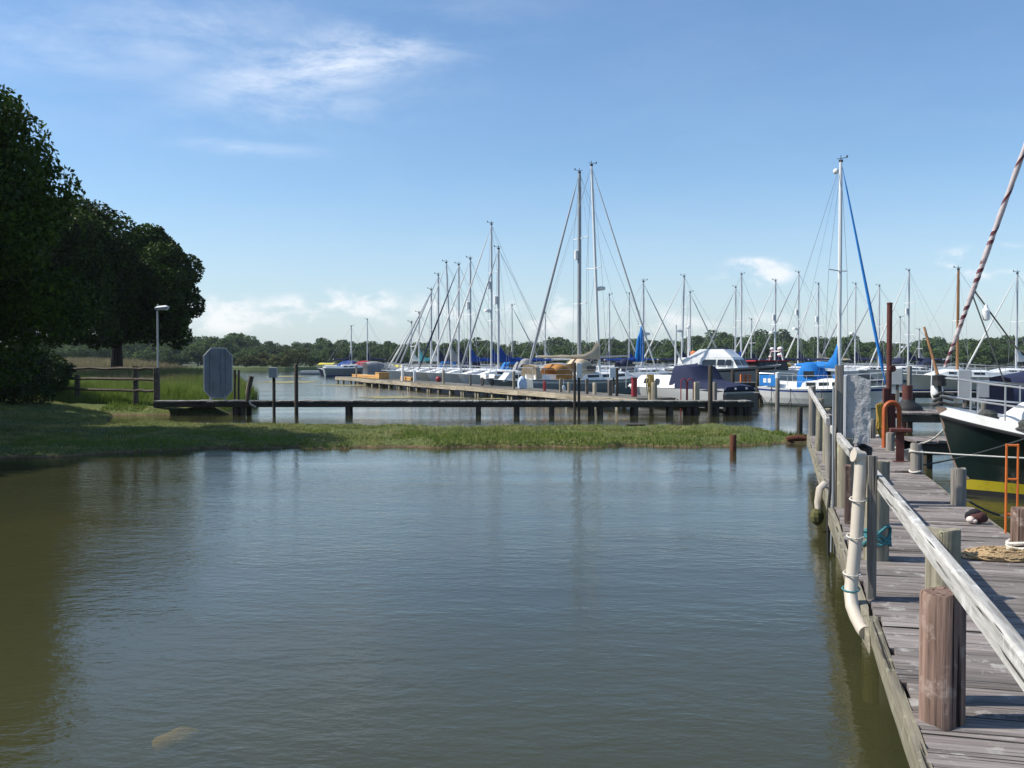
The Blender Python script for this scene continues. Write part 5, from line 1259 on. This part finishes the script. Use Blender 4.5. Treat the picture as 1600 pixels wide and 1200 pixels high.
# ---- mooring lines
def line(label, pts, r, mat, sag=0.0):
    P = [Vector(p) for p in pts]; out = []
    for i in range(len(P) - 1):
        for k in range(8): f_ = k / 8; v = P[i].lerp(P[i + 1], f_); v.z -= sag * 4 * f_ * (1 - f_); out.append(v)
    out.append(P[-1]); q = MB(); q.tube([v - P[0] for v in out], r, 6); o = q.build('mooring_line', mat, None, smooth=True); o.location = P[0]; return tag(o, label, 'rope')
Mg = gy.matrix_basis
def G(x, y, z): 
    c_, s_ = math.cos(ang_g), math.sin(ang_g); return Vector((gy.location.x + x * c_ - y * s_, gy.location.y + x * s_ + y * c_, z))
ang_g = gy.rotation_euler.z
pb = deck_at(1434, 740); pb.z = ZD + .28; side = 1 if G(3, 1, 0).y < G(3, -1, 0).y else -1
fair = side_at(sl_g, LG / 2 - 1.7); FR = G(LG / 2 - 1.7, side * (fair[0] + .02), fair[1] + .14)
line('thin line from the green yacht bulwark down to the two-turn post', [FR, (pb.x + .08, pb.y, ZD + .12)], .012, rope_d, .05)
line('pale line sagging from the two-turn post along the green hull to the right', [(pb.x, pb.y, ZD + .30), G(1.0, side * (side_at(sl_g, 1.0)[0] + .03), side_at(sl_g, 1.0)[1] + .10)], .013, rope_w, .03)
a = on(1400, 705, ZD + .02); line('pale rope running over the short finger jetty to the green bow', [(a.x, a.y, ZD + .03), on(1440, 692, ZD + .03), dep(1474, 672, 17.5)], .016, rope_w, .05)
line('dark line from the grey post by the bundle along the water to the right', [deck_at(1512, 783) + Vector((0, .08, .02)), dep(1600, 812, 10.6)], .012, rope_d, .05)
a = on(1180, 620, .6); line('dark mooring line from the navy covered cruiser to the tall water pile', [dep(1189, 617, 40.5), dep(1213, 643, 39.4)], .02, rope_d, .1)

# ================================================================== THINGS IN AND BY THE WATER
def water_pile(label, px, top_py, D, r, mat, cat='pile', group=None, zt=None):
    c = dep(px, 600, D); z1 = EYE + (560 - top_py) / F * D if zt is None else zt
    root = thing('water_pile', label, cat, (c.x, D, 0), 0, group); post(root, 0, 0, -.9, z1, r, mat, 'shaft', 10, seed=int(px)); return root
GW = 'piles standing in the water'
water_pile('tall brown pile in front of the navy covered cruiser', 1110, 571, 37.4, .085, darkpile_w, group=GW)
water_pile('grey pile with white top near the stern of the blue covered yacht', 1215, 588, 39.2, .085, grey_w, group=GW)
q = MB(); c = dep(1215, 583, 39.2); q.lathe((c.x, 39.2, c.z - .1), [(.05, -.12), (.09, -.1), (.09, .12), (.03, .14)], 10); o = q.build('pile_cap', whitepaint); o.parent = [x for x in C.objects if x.name.startswith('water_pile')][-1]; o.location = -Vector(o.parent.location)
water_pile('dark pile at the end of the grass spit in front of the blue covered yacht', 1250, 636, 26.6, .078, darkpile_w, group=GW)
water_pile('square-topped grey pile standing behind the low walkway at left', 463, 569, 37.6, .075, darkpile_w, group=GW)
water_pile('rusty iron stub standing in the pond off the grass spit', 1146, 679, 23.2, .078, rusty_stub, group=GW)
water_pile('grey pile rising from the walkway end beside the brown pile', 1117, 597, 38.6, .09, grey_w, group=GW)
water_pile('grey pile by the transom of the navy covered cruiser, mid channel', 1184, 577, 52, .11, darkpile_w, group=GW)
water_pile('short dark pile right of the mid channel pile', 1190, 598, 50, .10, darkpile_w, group=GW)
water_pile('brown pile beside the short service box post behind the red pile', 1421, 572, 42, .10, grey_w, group=GW)
water_pile('dark pile in front of the flybridge cruiser hull', 1145, 577, 66, .13, darkpile_w, group=GW)
# white service post at the walkway
def boxed_post(label, px, box_top, box_bot, D, wpx, post_px, bm, base_py, name='service_post'):
    c = dep(px, 600, D); z1 = EYE + (560 - box_top) / F * D; z0 = EYE + (560 - box_bot) / F * D; wd = wpx / F * D
    root = thing(name, label, 'service post', (c.x, D, 0), 0)
    q = MB(); q.tube([(0, .1, -.8), (0, .1, z1 - .05)], post_px / F * D / 2, 8); q.build('post', darkpile_w, root)
    q = MB(); q.cbox((0, 0, (z0 + z1) / 2), (wd, wd * .7, z1 - z0), .012); q.build('cabinet', bm, root); return root
boxed_post('small grey box on a thin dark post in front of the walkway', 427, 574, 590, 37.2, 12, 5, boxgrey, 662)
rt = boxed_post('white sign-like box on a dark post at the walkway middle', 905, 567, 590, 37.3, 8, 4, whitepaint, 625)
q = MB(); q.tube([(-.16, .1, -.8), (-.16, .1, 2.0)], .05, 8); q.build('post', darkpile_w, rt)
boxed_post('white and grey box on a post at the jetty behind the walkway', 959, 574, 590, 50, 13, 3, whitepaint, 612)
# dark timber block in the water
c = on(994, 671, 0); q = MB(); q.cbox((0, 0, .05), (.58, .4, .24), .03); o = q.build('timber_block', dark_w, None); o.location = (c.x, c.y + .2, 0); tag(o, 'dark timber block lying in the water behind the grass spit', 'timber')
c = on(1246, 686, .1); q = MB(); q.tube([(-.28, 0, .06), (0, .02, .10), (.22, .0, .08)], [.07, .09, .06], 9); q.tube([(.1, 0, .1), (.24, .1, .16)], [.05, .03], 6); o = q.build('driftwood_log', rusty_stub, None, smooth=True); o.location = (c.x, c.y, .03); tag(o, 'brown driftwood log at the tip of the grass spit', 'log')
# octagonal board seen from behind
c = dep(341, 600, 38.3); zt = EYE + (560 - 545) / F * 38.3; zb_ = EYE + (560 - 621) / F * 38.3
root = thing('octagonal_sign', 'large grey octagonal board seen from behind on the walkway', 'sign', (c.x, 38.3, ZD), R(24))
hw, H, ch = .50, zt - zb_, .28; z0 = zb_ - ZD
prof = [(-hw + ch * .9, z0), (hw - ch * .9, z0), (hw, z0 + ch), (hw, z0 + H - ch), (hw - ch * .9, z0 + H), (-hw + ch * .9, z0 + H), (-hw, z0 + H - ch), (-hw, z0 + ch)]
q = MB(); q.loft([[(x, 0, z) for x, z in prof], [(x, .05, z) for x, z in prof]]); q.build('sheet', galv, root)
q = MB(); prof2 = [(x * 1.03, z0 + H / 2 + (z - z0 - H / 2) * 1.02) for x, z in prof]; q.tube([(x, .02, z) for x, z in prof2] + [(prof2[0][0], .02, prof2[0][1])], .03, 6); q.build('rim', galv_pole, root)
for x in (-.28, .12, .30):
    q = MB(); q.cbox((x, -.02, z0 + H / 2), (H * .94, .03, .05), .004, Matrix.Rotation(R(-90), 3, 'Y')); q.build('stiffener', galv, root)
for z in (z0 + .45, z0 + H - .45):
    for x in (-.28, .12, .30):
        q = MB(); q.lathe((x, -.045, z - .012), [(.004, 0), (.02, .004), (.02, .02), (.004, .024)], 6); q.build('bolt', galv_pole, root)
for x in (-.28, .25):
    q = MB(); q.tube([(x, .03, -.05), (x, .03, z0 + .1)], .04, 7); q.build('leg', galv_pole, root)
# street lamp
c = dep(247, 600, 39.6); g = lh(c.x, 39.6); top = EYE + (560 - 484) / F * 39.6
root = thing('street_lamp', 'slim grey lamp post with flat lantern beside the rail fence', 'street lamp', (c.x, 39.6, g), 0)
q = MB(); q.tube([(0, 0, -.3), (0, 0, top - g)], [.045, .032], 9); q.build('pole', galv_pole, root, smooth=True)
q = MB(); hz_ = top - g; q.loft([[(-.08, -.09, hz_), (.42, -.12, hz_ + .03), (.42, .12, hz_ + .03), (-.08, .09, hz_)], [(-.09, -.09, hz_ + .07), (.44, -.12, hz_ + .12), (.44, .12, hz_ + .12), (-.09, .09, hz_ + .07)], [(.02, -.05, hz_ + .14), (.34, -.07, hz_ + .17), (.34, .07, hz_ + .17), (.02, .05, hz_ + .14)]]); ln_ = q.build('lantern', galv_pole, root)
q = MB(); q.lathe((.02, 0, hz_ + .14), [(.04, 0), (.04, .07), (.01, .08)], 8); q.build('light_sensor', boxgrey, ln_)
q = MB(); q.box((.2, 0, hz_ - .0), (.36, .15, .03)); q.build('diffuser', white, ln_)
# rail fence
fen = thing('rail_fence', 'dark three-rail timber fence on the grassy bank', 'fence', (0, 0, 0), 0)
fposts = [(245, 575, 38.6, .10), (212, 572, 39.0, .085), (121, 586, 40.5, .085), (93, 572, 41.2, .08), (28, 575, 42, .08)]
fp_ = []
for px, tpy, D, r in fposts:
    c = dep(px, 600, D); g = lh(c.x, D); z1 = max(EYE + (560 - tpy) / F * D, g + 1.0); q = MB(); q.cbox((c.x, D, (g - .3 + z1) / 2), (z1 - g + .3, r * 2, r * 2), .02, Matrix.Rotation(R(-90), 3, 'Y')); q.build('post', fence_w, fen); fp_.append((c.x, D, g))
for k in range(len(fp_) - 1):
    for zr in (.91, 1.33, 1.75):
        a, e = fp_[k], fp_[k + 1]; r2 = random.Random(k * 7 + int(zr * 10)); q = MB()
        pts = [Vector((a[0] + (e[0] - a[0]) * f_, a[1] + (e[1] - a[1]) * f_ - .06, zr + r2.uniform(-.03, .03))) for f_ in (-.03, .25, .5, .75, 1.03)]
        q.tube(pts, [.05, .065, .06, .065, .05], 6); q.build('rail', fence_w, fen, smooth=True)
# marker stakes and the bent pale pipe by the walkway
for px, D, lab in ((366, 39.2, 'short dark stake left of a pair behind the octagonal board'), (372, 38.9, 'short dark stake right of a pair behind the octagonal board')):
    c = dep(px, 600, D); q = MB(); q.tube([(0, 0, -.2), (.03, 0, EYE + (560 - 578) / F * D)], .045, 7); o = q.build('stake', darkpile_w, None, smooth=True); o.location = (c.x, D, 0); tag(o, lab, 'stake')
c = dep(387, 600, 37.5); root = thing('bent_hose', 'pale hose looping from a short leaning stump over the walkway edge', 'hose', (c.x, 37.5, 0), 0)
def q2(px, py): p = dep(px, py, 37.5); return (p.x - c.x, 0, p.z)
q = MB(); q.tube([q2(386, 628), q2(389, 606), q2(393, 588)], [.08, .09, .09], 9); q.build('stump', darkpile_w, root, smooth=True)
q = MB(); q.tube([q2(391, 592), q2(387, 602), q2(385, 614), q2(387, 624), q2(392, 632), q2(400, 636)], .035, 8); q.build('hose', pvc, root, smooth=True)
# grass-side stone under the pond's surface
c = on(284, 1136, 0.0); root = thing('submerged_stone', 'dark stone with a yellow top just under the pond surface', 'stone', (c.x, c.y, 0), .3)
def lump(cn, r, seed, n=16, m=9):
    q = MB(); q.sphere(cn, r, n, m); q.v = [tuple(Vector(v) + (Vector(v) - Vector(cn)).normalized() * mnoise.noise(Vector(v) * 7 + Vector((seed, 0, 0))) * .05) for v in q.v]; return q
lump((.15, -.06, -.34), (.28, .19, .19), 1).build('stone', stone, root, smooth=True)
lump((-.03, .05, -.105), (.15, .07, .075), 5).build('yellow_top', algae_stone, root, smooth=True)

# ================================================================== THINGS ON THE FAR JETTY
def jxy(D, off=0.0): j = J(D); return j + jp * off
def on_jetty(px, off=-.5):
    u = (px - 800) / F; o = jp * off; k = (u * (JF.y + o.y) - (JF.x + o.x)) / (jd.x - u * jd.y); return JF + jd * k + o
GP = 'mooring posts along the far jetty'
for px, tpy, r, mat, lab in ((803, 580, .075, jleg_w, 'tall pale leaning post at the middle of the jetty'), (735, 585, .07, grey_w, 'slim grey post on the jetty between two white boats'), (876, 591, .075, jleg_w, 'short pale post on the jetty left of the white box'), (889, 597, .075, jleg_w, 'lower pale post beside the short pale post left of the white box'),
                           (851, 595, .08, red_p, 'short post with faded red paint on the jetty'), (917, 592, .08, grey_w, 'short grey post on the jetty right of the white box'), (929, 598, .09, jleg_w, 'stout pale post on the jetty under the blue-grey yacht'), (953, 594, .11, grey_w, 'stout grey post left of the thin post by the red hose box'),
                           (964, 575, .06, darkpile_w, 'thin dark post left of the red hose box'), (1017, 587, .11, jleg_w, 'post hung with yellow rope at the near end of the jetty'), (1022, 597, .13, jleg_w, 'short pale post beside the yellow rope at the jetty end'), (1088, 597, .13, jleg_w, 'pale post left of the tall brown pile at the walkway end'),
                           (648, 580, .10, white, 'white post on the jetty by the orange timber'), (629, 570, .11, whitepaint, 'tall white service post near the far end of the jetty'), (693, 578, .08, jleg_w, 'pale post on the jetty left of a red fender'), (557, 572, .08, grey_w, 'slim grey post at the far end of the jetty')):
    p = on_jetty(px) if px < 1040 else dep(px, 600, 39.3); z1 = EYE + (560 - tpy) / F * p.y
    root = thing('jetty_post', lab, 'post', (p.x, p.y, ZD), 0, GP); post(root, 0, 0, -.1, max(.3, z1 - ZD), r, mat, 'shaft', 9, seed=px)
p = on_jetty(991, -.2); root = thing('hose_box', 'dark red upright hose box on the near part of the jetty', 'hose box', (p.x, p.y, ZD), jang); q = MB(); q.cbox((0, 0, .38), (.74, .22, .18), .03, Matrix.Rotation(R(-90), 3, 'Y')); q.build('cabinet', red_p, root); q = MB(); q.cbox((0, 0, .78), (.22, .26, .05), .01); q.build('lid', red_p, root)
p = on_jetty(1016, -.62); q = MB()
for k in range(4): q.tube([(-.12 + .07 * k, 0, .95), (-.16 + .07 * k, -.05, .5), (-.10 + .09 * k, -.04, .12), (-.05 + .06 * k, -.05, .55), (-.08 + .07 * k, 0, .95)], .022, 5)
o = q.build('rope_hank', rope_y, None, smooth=True); o.location = (p.x, p.y, ZD); tag(o, 'yellow rope hank on the post at the near end of the jetty', 'rope')
p = on_jetty(578, .1); root = thing('timber_stack', 'long stack of fresh orange planks lying near the far end of the jetty', 'timber', (p.x, p.y, ZD), jang)
for k in range(6):
    q = MB(); q.cbox((random.uniform(-.3, .3), -.5 + .2 * (k % 3), .07 + .13 * (k // 3)), (7.6, .18, .11), .008); q.build('plank', new_w, root)
p = on_jetty(597, -.1); root = thing('crate', 'orange wooden crate on the jetty by the fresh planks', 'crate', (p.x, p.y, ZD + .3), jang); q = MB(); q.cbox((0, 0, .22), (1.1, .8, .44), .02); q.build('body', new_w, root); q = MB(); q.cbox((0, 0, .47), (1.16, .86, .05), .01); q.build('lid', new_w, root); root.location.z = ZD + .01
p = on_jetty(642, .1); root = thing('timber_stack', 'short stack of orange planks on the jetty right of the crate', 'timber', (p.x, p.y, ZD), jang)
for k in range(4):
    q = MB(); q.cbox((random.uniform(-.2, .2), -.3 + .22 * (k % 2), .08 + .14 * (k // 2)), (2.6, .2, .12), .008); q.build('plank', new_w, root)
p = on_jetty(762, .1); root = thing('trolley', 'white two-wheeled trolley standing on the jetty', 'trolley', (p.x, p.y, ZD), jang)
q = MB(); q.cbox((0, 0, .45), (.9, .55, .06), .01); q.cbox((.0, .27, .58), (.9, .03, .2), .005); q.cbox((0, -.27, .58), (.9, .03, .2), .005); q.build('tray', whitepaint, root)
q = MB(); q.tube([(.45, .2, .45), (.95, .2, .95), (.95, -.2, .95), (.45, -.2, .45)], .025, 6); q.build('handle', alu_white, root)
for s in (-1, 1):
    q = MB(); q.tube([(-.1, s * .33, .25), (-.1, s * .28, .25)], .25, 14); q.build('wheel', rubber, root)
p = on_jetty(816, .0); root = thing('blue_drum', 'pale blue and white bag standing on the jetty by the leaning post', 'bag', (p.x, p.y, ZD), jang); root.name = 'bag'
q = MB(); q.lathe((0, 0, 0), [(.05, 0), (.24, .02), (.26, .3), (.18, .55), (.07, .66)], 10); q.build('sack', paint('pale_blue_sacking', (.45, .55, .68), .8, 0, .25, 4, .3), root, smooth=True)
p = on_jetty(724, .6); q = MB(); q.sphere((0, 0, .2), (.2, .2, .2), 10, 7); o = q.build('fender', red_p, None, smooth=True); o.location = (*on_jetty(685, .6).xy, ZD); tag(o, 'round red fender lying on the jetty', 'fender')
# orange steps on the finger pontoon, ladder beside the navy cruiser
for px, lab in ((1161, 'left one of two orange step boxes on the finger pontoon'), (1168, 'right one of two orange step boxes on the finger pontoon')):
    c = on(px, 597, .45); root = thing('step_box', lab, 'steps', (c.x, c.y, .45), 0)
    for s in (-1, 1): q = MB(); q.box((s * .17, 0, .28), (.05, .3, .56)); q.build('side', bright_or, root)
    for z in (.12, .32, .53): q = MB(); q.box((0, 0, z), (.29, .3, .05)); q.build('tread', rust_or, root)
c = dep(1073, 622, 38.9); root = thing('ladder', 'thin red hooped ladder at the walkway end beside the cruiser', 'ladder', (c.x, 38.9, ZD), 0)
for dx_ in (-.12, .14):
    q = MB(); hw = .11; q.tube([(dx_ - hw, 0, -.6), (dx_ - hw, 0, .70)] + [(dx_ - hw * math.cos(a), 0, .70 + hw * math.sin(a)) for a in [math.pi * k / 6 for k in range(1, 6)]] + [(dx_ + hw, 0, .70), (dx_ + hw, 0, -.6)], .022, 6); q.build('hoop', red_p, root, smooth=True)

def fender(label, root, x, y, z):
    q = MB(); q.lathe((0, 0, 0), [(.02, -.30), (.10, -.24), (.11, .0), (.10, .20), (.03, .27)], 10); q.tube([(0, 0, .26), (0, .0, .60)], .010, 5)
    o = q.build('fender', whitepaint, None, smooth=True); a = root.rotation_euler.z; o.location = (root.location.x + x * math.cos(a) - y * math.sin(a), root.location.y + x * math.sin(a) + y * math.cos(a), z); tag(o, label, 'fender')
sd = -1
fender('white fender hanging amidships on the blue-grey yacht', bt[0], .6, sd * (side_at(bt[1], .6)[0] + .10), .42)
fender('white fender hanging near the bow of the blue-grey yacht', bt[0], 2.2, sd * (side_at(bt[1], 2.2)[0] + .10), .45)
fender('white fender hanging near the stern of the blue-grey yacht', bt[0], -2.6, sd * (side_at(bt[1], -2.6)[0] + .10), .40)

# ---- a little summer haze over the whole estuary
q = MB(); q.box((0, 2190, 11.5), (5200, 4640, 27)); 
hm = bpy.data.materials.new('thin_haze'); hm.use_nodes = True; ht = hm.node_tree; ht.nodes.clear()
pv = ht.nodes.new('ShaderNodeVolumePrincipled'); pv.inputs['Color'].default_value = (.80, .88, 1.0, 1); pv.inputs['Density'].default_value = 0.00014; pv.inputs['Anisotropy'].default_value = 0.2
ho = ht.nodes.new('ShaderNodeOutputMaterial'); ht.links.new(pv.outputs[0], ho.inputs['Volume'])
tag(q.build('haze', hm), kind='stuff')
